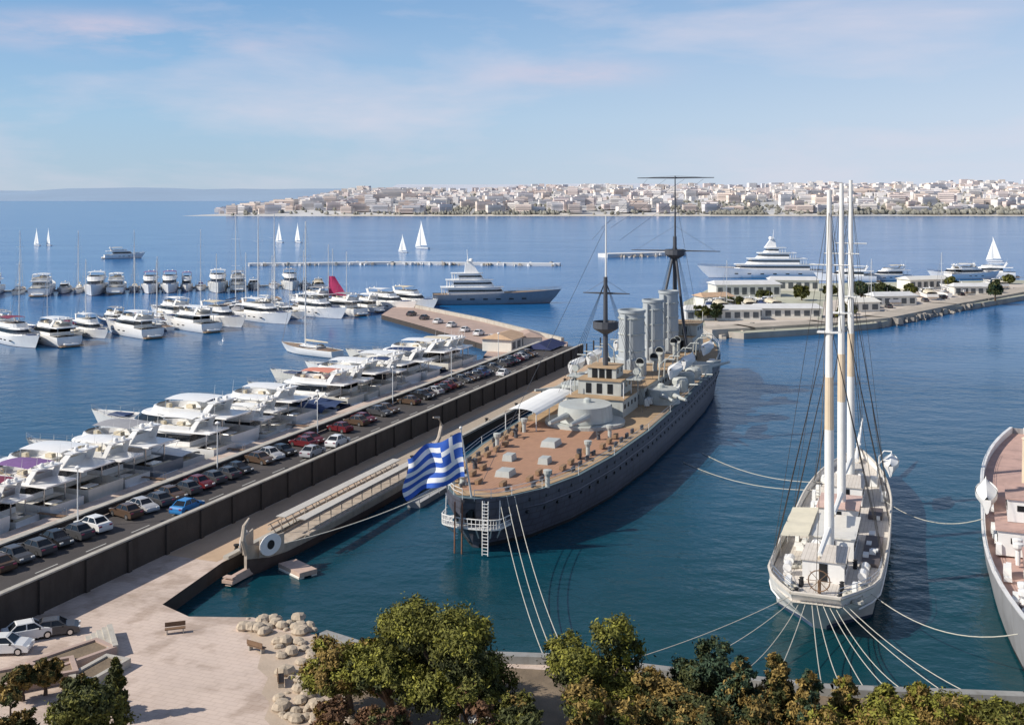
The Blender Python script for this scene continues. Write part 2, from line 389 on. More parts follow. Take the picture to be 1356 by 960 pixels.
# walls as things: parapet > wall, coping
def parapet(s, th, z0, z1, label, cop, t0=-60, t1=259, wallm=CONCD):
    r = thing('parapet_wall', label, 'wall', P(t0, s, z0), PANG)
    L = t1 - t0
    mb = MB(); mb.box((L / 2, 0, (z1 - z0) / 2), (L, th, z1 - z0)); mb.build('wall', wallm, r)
    mb = MB()
    n = int(L / 6)
    for i in range(n):
        mb.box(((i + .5) * L / n, 0, z1 - z0 + .08), (L / n - .05, th + cop, .16))
    mb.build('coping', CONC, r)
    if s > -80:
        mb = MB()
        for i in range(40): mb.cut().box((70 + 62 + i * 6.2 - 40, -(th / 2 + .12), (z1 - z0) / 2 - .05), (.55, .24, z1 - z0 - .1))
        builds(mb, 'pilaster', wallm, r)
    return r
parapet(-89.9, .62, 4.0, 5.0, 'pale topped parapet wall between the raised road and the moored yachts', .35)
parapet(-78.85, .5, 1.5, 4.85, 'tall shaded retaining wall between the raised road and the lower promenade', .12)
# buttresses against the retaining wall face (dark ribs)
# pier head: wide low quay and the arm that turns back left
DKPAV = M('grey_paving', (.27, .25, .25), .9, .15, .3)
arm = [G(640, 472, 1.5), G(650, 459, 1.5), G(560, 432, 1.5), G(505, 417, 1.5), G(528, 402, 1.5), G(640, 425, 1.5), G(752, 453, 1.5), G(748, 470, 1.5)]
slab('quay', [(p[0], p[1]) for p in arm], -3, 1.52, [PINKPAV, CONCD])
r = thing('parapet_wall', 'low pale wall along the outer edge of the far quay arm', 'wall', G(528, 402, 1.52))
a = G(529, 403.2, 1.52); b = G(640, 426, 1.52); c = G(745, 452.5, 1.52)
for q0, q1 in ((a, b), (b, c)):
    mb = MB(); dv = q1 - q0; mid = (q0 + q1) / 2 - r.location
    mb.box((mid.x, mid.y, .55), (dv.length, .9, 1.1), rz=math.atan2(dv.y, dv.x)); mb.build('wall', CONC, r)
# white kiosk-restaurant on the pier head with tan roof, and one with navy awning
PGLASS = M('hazy_window', (.10, .11, .12), .3, .3, .6)
def pavilion(px, py, L, W, hgt, rz, roof, label, name='pavilion', z=1.52, wall=WHITE2):
    r = thing(name, label, 'building', G(px, py, z), rz)
    mb = MB(); mb.box((0, 0, hgt / 2), (L, W, hgt)); mb.build('wall', wall, r)
    mb = MB()
    mb.prism([(-L/2-.7, -W/2-.7), (L/2+.7, -W/2-.7), (L/2+.7, W/2+.7), (-L/2-.7, W/2+.7)], [(-L/2+.8, -.15), (L/2-.8, -.15), (L/2-.8, .15), (-L/2+.8, .15)], hgt + .01, hgt + 1.3)
    mb.build('roof', roof, r)
    n = max(2, int(L / 3))
    for sgn in (-1, 1):
        for i in range(n):
            x = -L / 2 + (i + .5) * L / n
            mb = MB(); mb.box((x, sgn * (W / 2 + .02), hgt * .5), (L / n * .6, .08, hgt * .55)); wn = mb.build('window', PGLASS, r)
    return r
TANROOF = M('tan_roof', (.50, .34, .22), .85, .15, .5)
NAVYROOF = M('navy_awning_roof', (.02, .03, .10), .8, .2, .5)
pavilion(668, 462, 11, 8, 3.2, PANG, TANROOF, 'tan roofed kiosk on the pier head beside the last yachts', z=4.0 - 2.48)
pavilion(722, 473, 12, 6, 2.8, PANG, NAVYROOF, 'navy roofed kiosk at the tip of the raised pier', z=1.53)
pavilion(700, 458, 8, 6, 2.8, PANG + .5, PINKPAV, 'small pink roofed kiosk between tan and navy roofed kiosks', z=1.53)
# lamp posts along the marina side wall
lamp = thing('street_lamp', '', 'lamp', (0, 0, 0))
mb = MB(); mb.tube((0, 0, 0), (0, 0, 6.5), .09, .06); mb.build('pole', ALU, lamp)
mb = MB(); mb.lathe([(.05, 6.5), (.3, 6.6), (.34, 6.75), (.05, 6.95)], n=10); mb.build('lamp_head', WHITE, lamp)
for i, t in enumerate((98, 124, 150, 176, 202, 228)):
    o = lamp if i == 0 else copy_tree(lamp)
    o.location = P(t, -89.0, 4.0); tag(o, 'slim white lamp post on the raised road, %s from the left' % ORD[i], 'lamp', 'lamp posts along the raised road')

# bollards along the quay edge
bo = thing('bollard', '', 'bollard')
mb = MB(); mb.lathe([(.32, 0), (.24, .08), (.2, .45), (.34, .55), (.34, .68), (.1, .74)], n=12); mb.build('post', BLACK, bo)
for i in range(9):
    o = bo if i == 0 else copy_tree(bo)
    o.location = P(104 + i * 15, -72.1, 1.512); tag(o, 'black iron bollard on the quay edge, %s from the plaza' % ORD[i], 'bollard', 'bollards along the quay edge')

# ------------------------------------------------------------------ breakwaters and right-hand spit
def rocks_wall(name, line, wid, z, label, seed, far=False):
    """rubble mole: cap with a shoulder of rough stones"""
    rr = random.Random(seed)
    r = thing(name, label, 'breakwater', (line[0][0], line[0][1], 0))
    o = Vector((line[0][0], line[0][1], 0))
    mb = MB(); mc = MB()
    for i in range(len(line) - 1):
        a = Vector((line[i][0], line[i][1], 0)) - o; b = Vector((line[i + 1][0], line[i + 1][1], 0)) - o
        d = (b - a); L = d.length; d.normalize(); n = Vector((-d.y, d.x, 0)); rz = math.atan2(d.y, d.x)
        mc.box(((a + b) / 2).to_tuple()[:2] + (z / 2 - .6,), (L + wid * .2, wid, z + 1.2), rz=rz)
        for k in range(int(L * .9)):
            t = rr.random() * L; sd = rr.choice((-1, 1)); p = a + d * t + n * sd * (wid / 2 + rr.uniform(-.3, wid * .28))
            s = rr.uniform(.9, 2.2)
            mb.mat(rr.randrange(2)).box((p.x, p.y, rr.uniform(-.2, z * .7)), (s, s * rr.uniform(.6, 1), s * .9), rz=rr.random() * 3, top=(rr.uniform(.5, .9), rr.uniform(.5, .9)))
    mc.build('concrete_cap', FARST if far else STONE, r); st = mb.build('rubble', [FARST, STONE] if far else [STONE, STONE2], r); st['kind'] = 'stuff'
    return r
STONE = M('pale_limestone', (.42, .37, .31), .95, .25, .15, bump=.5, bscale=3)
STONE2 = M('grey_limestone', (.26, .24, .22), .95, .25, .25, bump=.5, bscale=3)
FARST = M('hazy_limestone', (.66, .66, .66), .95, .1, .05)  # stone paled in its base colour to stand for distance haze
g = lambda px, py, z=0: tuple(G(px, py, z)[:2])
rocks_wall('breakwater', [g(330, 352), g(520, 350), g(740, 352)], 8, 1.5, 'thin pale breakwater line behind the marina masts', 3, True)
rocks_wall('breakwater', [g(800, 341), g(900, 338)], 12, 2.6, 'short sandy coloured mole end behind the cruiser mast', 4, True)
rocks_wall('breakwater', [g(935, 446), g(985, 443), g(1085, 437), g(1160, 430), g(1250, 411), g(1400, 383)], 9, 2.6, 'stony breakwater edge at the right behind the sailing ship', 5)
GRASSP = M('pale_dry_lawn', (.42, .42, .33), .95, .3, .03, bump=.2, bscale=1)
spit = [g(985, 441, 1.8), g(1085, 435, 1.8), g(1160, 428, 1.8), g(1250, 409, 1.8), g(1420, 381, 1.8), g(1480, 372, 1.8), g(1340, 371, 1.8), g(1100, 375, 1.8), g(940, 382, 1.8), g(905, 400, 1.8), g(925, 436, 1.8)]
slab('terrain', spit, -2, 1.8, [GRASSP, STONE])
# pale apron strips on the spit
APR = M('pale_apron', (.58, .51, .44), .9, .15, .03)
ap = [g(1090, 428, 1.804), g(1160, 421, 1.804), g(1250, 403, 1.804), g(1420, 378, 1.804), g(1420, 372.5, 1.804), g(1180, 385, 1.804), g(1090, 400, 1.804)]
mb = MB(); mb.add([(x, y, 1.806) for x, y in ap], [tuple(range(len(ap)))]); struct(mb.build('pavement', APR))
ap = [g(935, 432, 1.804), g(1082, 428, 1.804), g(1082, 404, 1.804), g(925, 410, 1.804)]
mb = MB(); mb.add([(x, y, 1.806) for x, y in ap], [tuple(range(len(ap)))]); struct(mb.build('pavement', APR))

# long low white sheds on the spit
shed_spec = [(955, 423, 24, 6, 3.4, 'low pale shed at the left tip of the far spit'), (1040, 420, 22, 6, 3.2, 'low pale shed on the spit just left of the sailing masts'),
             (1180, 404, 16, 7, 3.6, 'low pale shed on the spit just right of the sailing masts'), (1290, 390, 18, 6, 3.4, 'low pale shed near the right end of the spit')]
SHEDR = M('pale_shed_roof', (.62, .62, .62), .7, .1, .3)
for px, py, L, W, hh, lb in shed_spec:
    pavilion(px, py, L, W, hh, R.uniform(-.05, .25), SHEDR, lb, 'shed', 1.806)

for px, py, L, W, hh, rz, rf, lb in [(985, 392, 26, 12, 5.0, .1, SHEDR, 'wide white roofed hall at the back of the far spit, left one'), (1050, 384, 20, 10, 4.5, -.1, SHEDR, 'wide white roofed hall at the back of the far spit, behind the masts'),
                                 (1225, 382, 22, 9, 4.2, .3, WHITE2, 'off white low hall on the right part of the far spit'), (945, 405, 12, 8, 3.6, .3, TANROOF, 'small tan roofed house at the left end of the far spit'), (1140, 412, 11, 6, 3.4, .2, WHITE2, 'small off white house on the spit right beside the masts')]:
    pavilion(px, py, L, W, hh, rz, rf, lb, 'hall', 1.806)
# ------------------------------------------------------------------ far coast, hills and city
def ridge(name, xs, Y, hfun, depth, mat, z0=0):
    mb = MB(); secs = []
    for k in range(6):
        u_ = k / 5
        secs.append([(x, Y + depth * u_ + 40 * noise.noise((x * .003, u_, 5)), z0 + hfun(x) * (u_ ** .75)) for x in xs])
    mb.loft(secs)
    return struct(mb.build(name, mat, smooth=True))
LANDC = M('far_coast_land', (.50, .50, .50), .95, .25, .004)  # coast and hill colours have the distance haze mixed in
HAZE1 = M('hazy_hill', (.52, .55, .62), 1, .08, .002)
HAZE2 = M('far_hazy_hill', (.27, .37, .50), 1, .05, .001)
YC = 2500.0
def coast_h(x):
    px = CX + x / YC * F
    e = min(1, max(0, (px - 270) / 130))
    return e * (64 + 12 * noise.noise((x * .0023, 0, 0)) + 7 * noise.noise((x * .009, 1, 0)) + (14 if px > 880 else 0) * min(1, max(0, (px - 880) / 120)))
xs = [-740 + i * 40 for i in range(72)]
ridge('terrain', xs, YC - 60, coast_h, 900, LANDC)
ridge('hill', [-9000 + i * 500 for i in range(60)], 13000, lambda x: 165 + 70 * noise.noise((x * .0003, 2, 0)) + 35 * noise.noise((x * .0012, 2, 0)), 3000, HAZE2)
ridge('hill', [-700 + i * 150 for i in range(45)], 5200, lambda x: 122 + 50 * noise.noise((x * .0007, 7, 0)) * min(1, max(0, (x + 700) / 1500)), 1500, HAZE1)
# beach line
mb = MB(); mb.loft([[(x, YC - 72 + 6 * noise.noise((x * .01, 3, 3)), .2) for x in xs if x > -500], [(x, YC - 40, 3.5) for x in xs if x > -500]])
struct(mb.build('beach', M('far_beach', (.60, .56, .50), .95, .1, .01)))

CW = [band_mat('city_wall_%d' % i, c, tuple(k * .8 for k in c), .32, 'Z', .8, .66, .08) for i, c in enumerate([(.80, .75, .71), (.80, .69, .61), (.82, .78, .76), (.76, .65, .62), (.72, .71, .74)])]  # wall tones lightened to carry the haze over the city
CROOF = [M('city_roof_%d' % i, c, .9, .12, .1) for i, c in enumerate([(.62, .60, .58), (.48, .33, .26), (.56, .55, .56)])]
def block_mesh(i, rr):
    mb = MB(); L, W, hh = 1, .7, 1
    mb.mat(0).box((0, 0, .5), (1, .8, 1))
    mb.mat(1).box((0, 0, 1.012), (1.04, .84, .02))
    mb.mat(0).box((rr.uniform(-.2, .2), .1, 1.09), (.3, .3, .14))
    if i % 2: mb.mat(0).box((.55, .05, .35), (.3, .6, .7)); mb.mat(1).box((.55, .05, .706), (.31, .62, .012))
    for k in range(4): mb.mat(2).box((0, -.42, .18 + .21 * k), (.94, .06, .035))
    return mb.mesh('apartment_block', [CW[i % 5], CROOF[i % 3], CW[(i + 2) % 5]])
rr = random.Random(21)
bms = [block_mesh(i, rr) for i in range(8)]
def ground_h(x, y):
    u_ = min(1, max(0, (y - (YC - 60)) / 900)); return coast_h(x) * (u_ ** .75)
for i in range(230):
    px = rr.uniform(285, 1375); y = YC - 15 + (rr.random() ** 1.6) * 500
    if rr.random() < .25 and px < 520: px = rr.uniform(300, 520)
    x = (px - CX) / F * y
    big = rr.random()
    o = bpy.data.objects.new('apartment_block', rr.choice(bms)); COL.objects.link(o)
    sx = rr.uniform(18, 44) * (1.6 if big > .93 else 1); o.scale = (sx, sx * .7, rr.uniform(11, 22) * (1.35 if big > .85 else 1))
    o.location = (x, y, ground_h(x, y) - .5); o.rotation_euler = (0, 0, rr.uniform(-.4, .4))
    tag(o, 'pale flat roofed building among the city blocks on the far shore', 'building', 'city blocks on the far shore')
mb = MB()
for i in range(1500):
    px = rr.uniform(290, 1390); y = YC + 250 + rr.random() * 640; x = (px - CX) / F * y
    s = rr.uniform(9, 24); hh = rr.uniform(6, 15)
    mb.mat(rr.randrange(5)).box((x, y, ground_h(x, y) + hh / 2 - .5), (s, s * .8, hh), rz=rr.uniform(-.4, .4))
tag(mb.build('city_buildings', CW), 'dense pale city covering the far hillside beyond the bay', 'city', kind='stuff')
# dark tree belt on the shore, reads as one mass
FARGREEN = M('far_foliage', (.27, .26, .22), .95, .3, .05, island=.3)  # foliage colour lightened, distance haze put into it
mb = MB()
for i in range(2000):
    px = rr.choice((rr.uniform(300, 1370), rr.uniform(560, 740), rr.uniform(880, 1370), rr.uniform(1100, 1370), rr.uniform(940, 1010)))
    y = YC - 48 + (rr.random() ** 2 * 160 if i % 3 else rr.random() * 620); x = (px - CX) / F * y
    s = rr.uniform(4, 9) * (1.25 if px > 1130 else 1)
    mb.lathe([(.2, 0), (s * .5, s * .25), (s * .55, s * .6), (s * .3, s * .95), (.1, s * 1.05)], (x, y, ground_h(x, y) - .5), n=5)
tag(mb.build('woodland', FARGREEN), 'brown green belt of trees along the far shore', 'woodland', kind='stuff')
# ------------------------------------------------------------------ boats
def hull_secs(L, B, fb, sheer, rake=.10, wl=.82, tail=.92, full=2.0, n=15, draft=.7, pmax=.5):
    """stations stern(0) -> bow(L); each a full U of points port -> keel -> starboard"""
    secs = []; deck = []
    for i in range(n):
        u = i / (n - 1)
        if u < pmax: bb = B / 2 * (tail + (1 - tail) * math.sin(u / pmax * math.pi / 2))
        else: bb = B / 2 * max(.012, (1 - ((u - pmax) / (1 - pmax)) ** full))
        zd = fb + sheer * u ** 2
        bw = bb * wl * (1 - .35 * max(0, u - .5) / .5)
        x = u * L; rk = rake * L * max(0, (u - .55) / .45) ** 1.5
        xm = x - rk * .45; xw = x - rk
        pts = [(x, bb, zd), (xm, (bb * .35 + bw * .65) if u > .6 else bb * .98, zd * .5), (xw, bw, .12), (xw, bw * .97, 0.0), (xw - .2 * u, bw * .6, -draft * .7), (xw - .2 * u, 0, -draft)]
        pts += [(a, -b, c) for a, b, c in reversed(pts[:-1])]
        secs.append(pts); deck.append((x, bb, zd))
    return secs, deck
def hull_build(root, secs, hullm, boot=ANTIF, name='hull'):
    mb = MB(); n = len(secs[0]); vs = [p for q in secs for p in q]; fs = []; mi = []
    for i in range(len(secs) - 1):
        for k in range(n - 1):
            fs.append((i * n + k, i * n + k + 1, (i + 1) * n + k + 1, (i + 1) * n + k)); mi.append(1 if 2 <= k <= n - 4 else 0)
    fs.append(tuple(range(n))); mi.append(0)
    mb.v = vs; mb.f = fs; mb.m = mi
    return mb.build(name, [hullm, boot], root, smooth=True)
def deck_build(root, deck, mat, drop=.22, inset=.07, name='deck', x0=0, x1=1e9):
    mb = MB(); pts = [d for d in deck if x0 <= d[0] <= x1]
    mb.loft([[(x, max(0.01, b - inset), z - drop) for x, b, z in pts], [(x, 0, z - drop + .04) for x, b, z in pts], [(x, -max(0.01, b - inset), z - drop) for x, b, z in pts]])
    return mb.build(name, mat, root)
def rail_build(root, deck, h, r, x0, x1, mat=CHROME, name='rail', inset=.06, close=True):
    mb = MB(); pts = [d for d in deck if x0 <= d[0] <= x1]
    for sgn in (1, -1):
        for hh in (h, h * .55): mb.path([(x, sgn * max(.01, b - inset), z + hh) for x, b, z in pts], r, 4)
        for x, b, z in pts: mb.tube((x, sgn * max(.01, b - inset), z - .2), (x, sgn * max(.01, b - inset), z + h), r, n=4)
    return mb.build(name, mat, root)
def plan(x0, x1, w, nose=.3, n=5, tail=.96):
    """deckhouse plan: square aft, rounded taper forward"""
    xs_ = x1 - (x1 - x0) * nose; pts = [(x0, -w * tail), (xs_, -w)]
    for i in range(1, n):
        a = i / n * math.pi / 2; pts.append((xs_ + (x1 - xs_) * math.sin(a), -w * math.cos(a) ** .7))
    pts.append((x1, 0)); pts += [(x, -y) for x, y in reversed(pts[:-1])]
    return pts
def scale_plan(p, k, cx=None, dx=0, dxb=0):
    x0 = min(q[0] for q in p); x1 = max(q[0] for q in p); L = x1 - x0
    return [(x0 + dxb + (x - x0) * (L - dx - dxb) / L, y * k) for x, y in p]
def cabin(root, p, z0, z1, slope, wallm, name='cabin', k=.93, band=(.36, .82), glassm=None, back=0):
    top = scale_plan(p, k, dx=slope, dxb=back)
    mb = MB(); mb.prism(p, top, z0, z1); c = mb.build(name, wallm, root)
    def at(f, grow): return [(x + (tx - x) * f + (grow if x > (p[0][0] + 1) else 0), (y + (ty - y) * f) * (1 + grow * .5)) for (x, y), (tx, ty) in zip(p, top)]
    mb = MB(); mb.prism(at(band[0], .03), at(band[1], .03), z0 + (z1 - z0) * band[0], z0 + (z1 - z0) * band[1], caps=True)
    mb.build('window_band', glassm or DGLASS, c)
    return c
def side_ports(root, deck, zc, xs_, w=.9, h=.28):
    mb = MB()
    for x in xs_:
        i = min(range(len(deck)), key=lambda k: abs(deck[k][0] - x)); b = deck[i][1]
        for s in (1, -1): mb.cut().box((x, s * (b * .985), zc), (w, .08, h))
    return builds(mb, 'porthole', DGLASS, root)
def dome(root, x, z, r=.35, y=0): 
    mb = MB(); mb.lathe([(r * .6, 0), (r, .12), (r, r * .9), (r * .75, r * 1.5), (r * .2, r * 1.8)], (x, y, z), n=10); return mb.build('radar_dome', WHITE, root, smooth=True)
def antenna(root, pts, r=.03):
    mb = MB()
    for p0, h in pts: mb.cut().tube(p0, (p0[0] - h * .12, p0[1], p0[2] + h), r, r * .4, 4)
    return builds(mb, 'antenna', ALU, root)
def cushions(root, boxes, m):
    mb = MB()
    for c, d in boxes: mb.cut().box(c, d, top=(.94, .94))
    return builds(mb, 'seat_cushion', m, root)

def flybridge_yacht(L=22, canvas=NAVYC, hullm=WHITE, bimini=True, hard=False):
    r = thing('motor_yacht', '', 'yacht'); B = L * .262; fb = .085 * L + .35
    secs, deck = hull_secs(L, B, fb, .045 * L)
    hull_build(r, secs, hullm); deck_build(r, deck, WHITE2, .16, x0=L * .12)
    deck_build(r, deck, TEAK, fb * .42, .15, 'cockpit_sole', x1=L * .22)
    z = fb - .05; h1 = 2.15
    p = plan(L * .2, L * .72, B * .40, .5)
    cabin(r, p, z, z + h1, L * .10, WHITE)
    mb = MB(); q = plan(L * .04, L * .56, B * .43, .35); mb.prism(q, scale_plan(q, .98), z + h1 + .01, z + h1 + .22); mb.build('flybridge_deck', WHITE, r)
    zf = z + h1 + .22
    q = plan(L * .2, L * .56, B * .40, .45); q2 = scale_plan(q, 1.02, dx=.4)
    mb = MB(); mb.prism(q, q2, zf, zf + .75, caps=False); mb.prism(scale_plan(q, .9, dx=.3), scale_plan(q2, .9, dx=.3), zf, zf + .75, caps=False)
    o2 = scale_plan(q2, .9, dx=.3); mb.prism(q2, o2, zf + .75, zf + .76, caps=False); mb.build('flybridge_coaming', WHITE, r)
    mb = MB(); mb.add([(L * .53, -B * .2, zf + .7), (L * .53, B * .2, zf + .7), (L * .50, B * .2, zf + 1.15), (L * .50, -B * .2, zf + 1.15)], [(0, 1, 2, 3)]); mb.build('windscreen', DGLASS, r)
    cushions(r, [((L * .25, 0, zf + .3), (1.0, B * .6, .5)), ((L * .38, B * .2, zf + .3), (1.6, .9, .5)), ((L * .38, -B * .2, zf + .3), (1.2, .8, .5)), ((L * .46, B * .1, zf + .5), (.7, .7, .9))], CREAM)
    cushions(r, [((L * .8, 0, fb + .045 * L * .64 + .05), (L * .12, B * .28, .22))], canvas)
    # arch
    mb = MB()
    for s in (1, -1): mb.prism([(L * .17, s * B * .39), (L * .22, s * B * .39), (L * .22, s * B * .36), (L * .17, s * B * .36)], [(L * .13, s * B * .33), (L * .16, s * B * .33), (L * .16, s * B * .30), (L * .13, s * B * .30)], zf, zf + 1.75)
    mb.box((L * .145, 0, zf + 1.83), (L * .05, B * .68, .16)); mb.build('radar_arch', WHITE, r)
    dome(r, L * .145, zf + 1.92, .32, B * .14); dome(r, L * .145, zf + 1.92, .26, -B * .14)
    antenna(r, [((L * .14, B * .3, zf + 1.9), 2.6), ((L * .14, -B * .3, zf + 1.9), 2.6), ((L * .145, 0, zf + 1.9), 1.4)])
    if bimini or hard:
        mb = MB(); secs2 = []
        for i in range(5):
            x = L * .18 + L * .25 * i / 4
            secs2.append([(x, -B * .38 + B * .76 * j / 6, zf + 1.95 + .22 * math.sin(math.pi * j / 6) + .12 * math.sin(math.pi * i / 4)) for j in range(7)])
        mb.loft(secs2); mb.build('bimini', WHITE if hard else canvas, r)
        mb = MB()
        for x in (L * .20, L * .42):
            for s in (1, -1): mb.tube((L * .31 if not hard else x, s * B * .39, zf + .7), (x, s * B * .37, zf + 1.97), .035 if not hard else .06, n=5)
        mb.build('bimini_frame', CHROME, r)
    mb = MB(); mb.box((-L * .03, 0, .42), (L * .07, B * .84, .14), top=(.9, .96)); mb.build('swim_platform', TEAK, r)
    mb = MB()
    for s in (1, -1): mb.cut().box((L * .09, s * B * .28, z + h1 / 2 - .2), (.12, .12, h1 + .4))
    builds(mb, 'deck_post', CHROME, r)
    cushions(r, [((L * .045, 0, fb * .6 + .42), (.8, B * .6, .5))], CREAM)
    mb = MB()
    for s in (1, -1): mb.path([(-L * .03 + s * .65, -1.7, .82), (-L * .03 + s * .65, 1.1, .82), (-L * .03 + s * .35, 1.75, .92), (-L * .03, 1.95, .95)], .27, 7)
    mb.box((-L * .03, -.1, .70), (1.1, 3.1, .16)); mb.box((-L * .03, -.3, .95), (.5, .6, .5)); mb.build('tender', WHITE, r)
    cushions(r, [((L * .10, 0, fb * .6 + .62), (1.3, B * .3, .12))], WHITE)
    side_ports(r, deck, fb * .62, [L * .35, L * .45, L * .58], 1.3)
    rail_build(r, deck, .7, .025, L * .5, L * 1.0)
    mb = MB(); mb.tube((L * .98, -.25, fb + .045 * L), (L * .98, .25, fb + .045 * L), .12, n=6); mb.box((L * .985, 0, fb + .045 * L - .12), (.5, .3, .12)); mb.build('anchor', CHROME, r)
    return r
def sport_cruiser(L=14, canvas=NAVYC, hullm=WHITE, cover=True):
    r = thing('sport_cruiser', '', 'motorboat'); B = L * .29; fb = .08 * L + .3
    secs, deck = hull_secs(L, B, fb, .05 * L, rake=.14)
    hull_build(r, secs, hullm); deck_build(r, deck, WHITE2, .10, x0=L * .42); deck_build(r, deck, TEAK, fb * .5, .12, 'cockpit_sole', x1=L * .46)
    p = plan(L * .36, L * .80, B * .36, .8); cabin(r, p, fb - .05, fb + .75, L * .12, WHITE, 'coachroof', .8, (.3, .7))
    q = plan(L * .34, L * .58, B * .40, .6); top = scale_plan(q, .82, dx=L * .07)
    mb = MB(); mb.prism(q, top, fb + .1, fb + 1.5, caps=False); mb.build('windscreen', DGLASS, r)
    mb = MB(); mb.prism(scale_plan(top, 1.03), scale_plan(top, .95, dx=.2), fb + 1.5, fb + 1.62); mb.build('hardtop', WHITE, r)
    if cover:
        mb = MB(); secs2 = []
        for i in range(5):
            x = L * .03 + L * .33 * i / 4
            secs2.append([(x, B * .42 * math.cos(math.pi * j / 6), fb + .15 + (1.25 * (.45 + .55 * i / 4)) * math.sin(math.pi * j / 6) ** .6) for j in range(7)])
        mb.loft(secs2); mb.build('cockpit_cover', canvas, r)
    cushions(r, [((L * .12, 0, fb * .5 + .3), (.9, B * .6, .5)), ((L * .7, 0, fb + .78), (L * .12, B * .3, .16))], CREAM)
    mb = MB(); 
    for s in (1, -1): mb.tube((L * .3, s * B * .42, fb + .05), (L * .22, s * B * .30, fb + 1.9), .09, n=6)
    mb.box((L * .22, 0, fb + 1.92), (.5, B * .62, .12)); mb.build('radar_arch', WHITE, r)
    dome(r, L * .22, fb + 1.98, .24); antenna(r, [((L * .22, B * .25, fb + 1.9), 1.8)])
    mb = MB(); mb.box((-L * .035, 0, .36), (L * .08, B * .8, .12)); mb.build('swim_platform', TEAK, r)
    side_ports(r, deck, fb * .66, [L * .5, L * .62], .9, .2); rail_build(r, deck, .5, .022, L * .5, L)
    return r
def sailing_yacht(L=14, cover=NAVYC, hullm=WHITE, mast=None, mastm=ALU):
    r = thing('sailing_yacht', '', 'sailing boat'); B = L * .27; fb = .07 * L + .25
    secs, deck = hull_secs(L, B, fb, .03 * L, rake=.10, wl=.78, tail=.72, draft=.9)
    hull_build(r, secs, hullm, NAVY); deck_build(r, deck, TEAK, .08)
    p = plan(L * .28, L * .68, B * .30, .6); cabin(r, p, fb - .05, fb + .55, L * .06, WHITE, 'coachroof', .88, (.3, .72))
    mb = MB(); mb.box((L * .17, 0, fb - .02), (L * .18, B * .42, .10)); mb.build('cockpit_sole', WOOD, r)
    mh = mast or L * 1.35; xm = L * .56
    mb = MB(); mb.tube((xm, 0, fb + .4), (xm, 0, fb + mh), .0085 * L + .03, .005 * L + .02, 8)
    for f_ in (.42, .72): mb.tube((xm, -B * .30, fb + mh * f_), (xm, B * .30, fb + mh * f_), .04, n=5)
    m_ = mb.build('mast', mastm, r)
    mb = MB(); mb.tube((xm, 0, fb + 1.6), (L * .16, 0, fb + 1.75), .09, n=8); mb.build('boom', mastm, r)
    mb = MB(); secs2 = [[(xm - .2 - (xm - L * .18) * i / 6, .26 * (1 - .5 * i / 6) * math.cos(a), fb + 1.85 + .28 * (1 - .45 * i / 6) * math.sin(a)) for a in [k * math.pi / 3 for k in range(6)]] for i in range(7)]
    mb.loft(secs2, closed=True, caps=True); mb.build('sail_cover', cover, r)
    mb = MB(); rr_ = .018 + L * .0004
    mb.tube((L * .985, 0, fb + .03 * L), (xm, 0, fb + mh * .97), .07, .03, 5)
    mb.tube((.1, 0, fb), (xm, 0, fb + mh), rr_, n=3)
    for s in (1, -1):
        mb.path([(xm, s * B * .46, fb), (xm, s * B * .30, fb + mh * .42), (xm, s * B * .28, fb + mh * .72), (xm, 0, fb + mh * .98)], rr_, 3)
        mb.tube((xm - .4, s * B * .46, fb), (xm, 0, fb + mh * .42), rr_, n=3)
    mb.build('rigging', CHROME, r)
    mb = MB(); secs2 = [[(L * .30 + .3 * i, B * .26 * math.cos(math.pi * j / 6), fb + .5 + (.75 - .18 * i) * math.sin(math.pi * j / 6)) for j in range(7)] for i in range(4)]
    mb.loft(secs2); mb.build('sprayhood', cover, r)
    mb = MB(); mb.tube((L * .09, 0, fb), (L * .09, 0, fb + .9), .08, n=6)
    mb.path([(L * .10, .45 * math.cos(a), fb + .9 + .45 * math.sin(a)) for a in [k * math.pi / 6 for k in range(13)]], .025, 4); mb.build('steering_wheel', CHROME, r)
    rail_build(r, deck, .6, .018, 0, L)
    return r
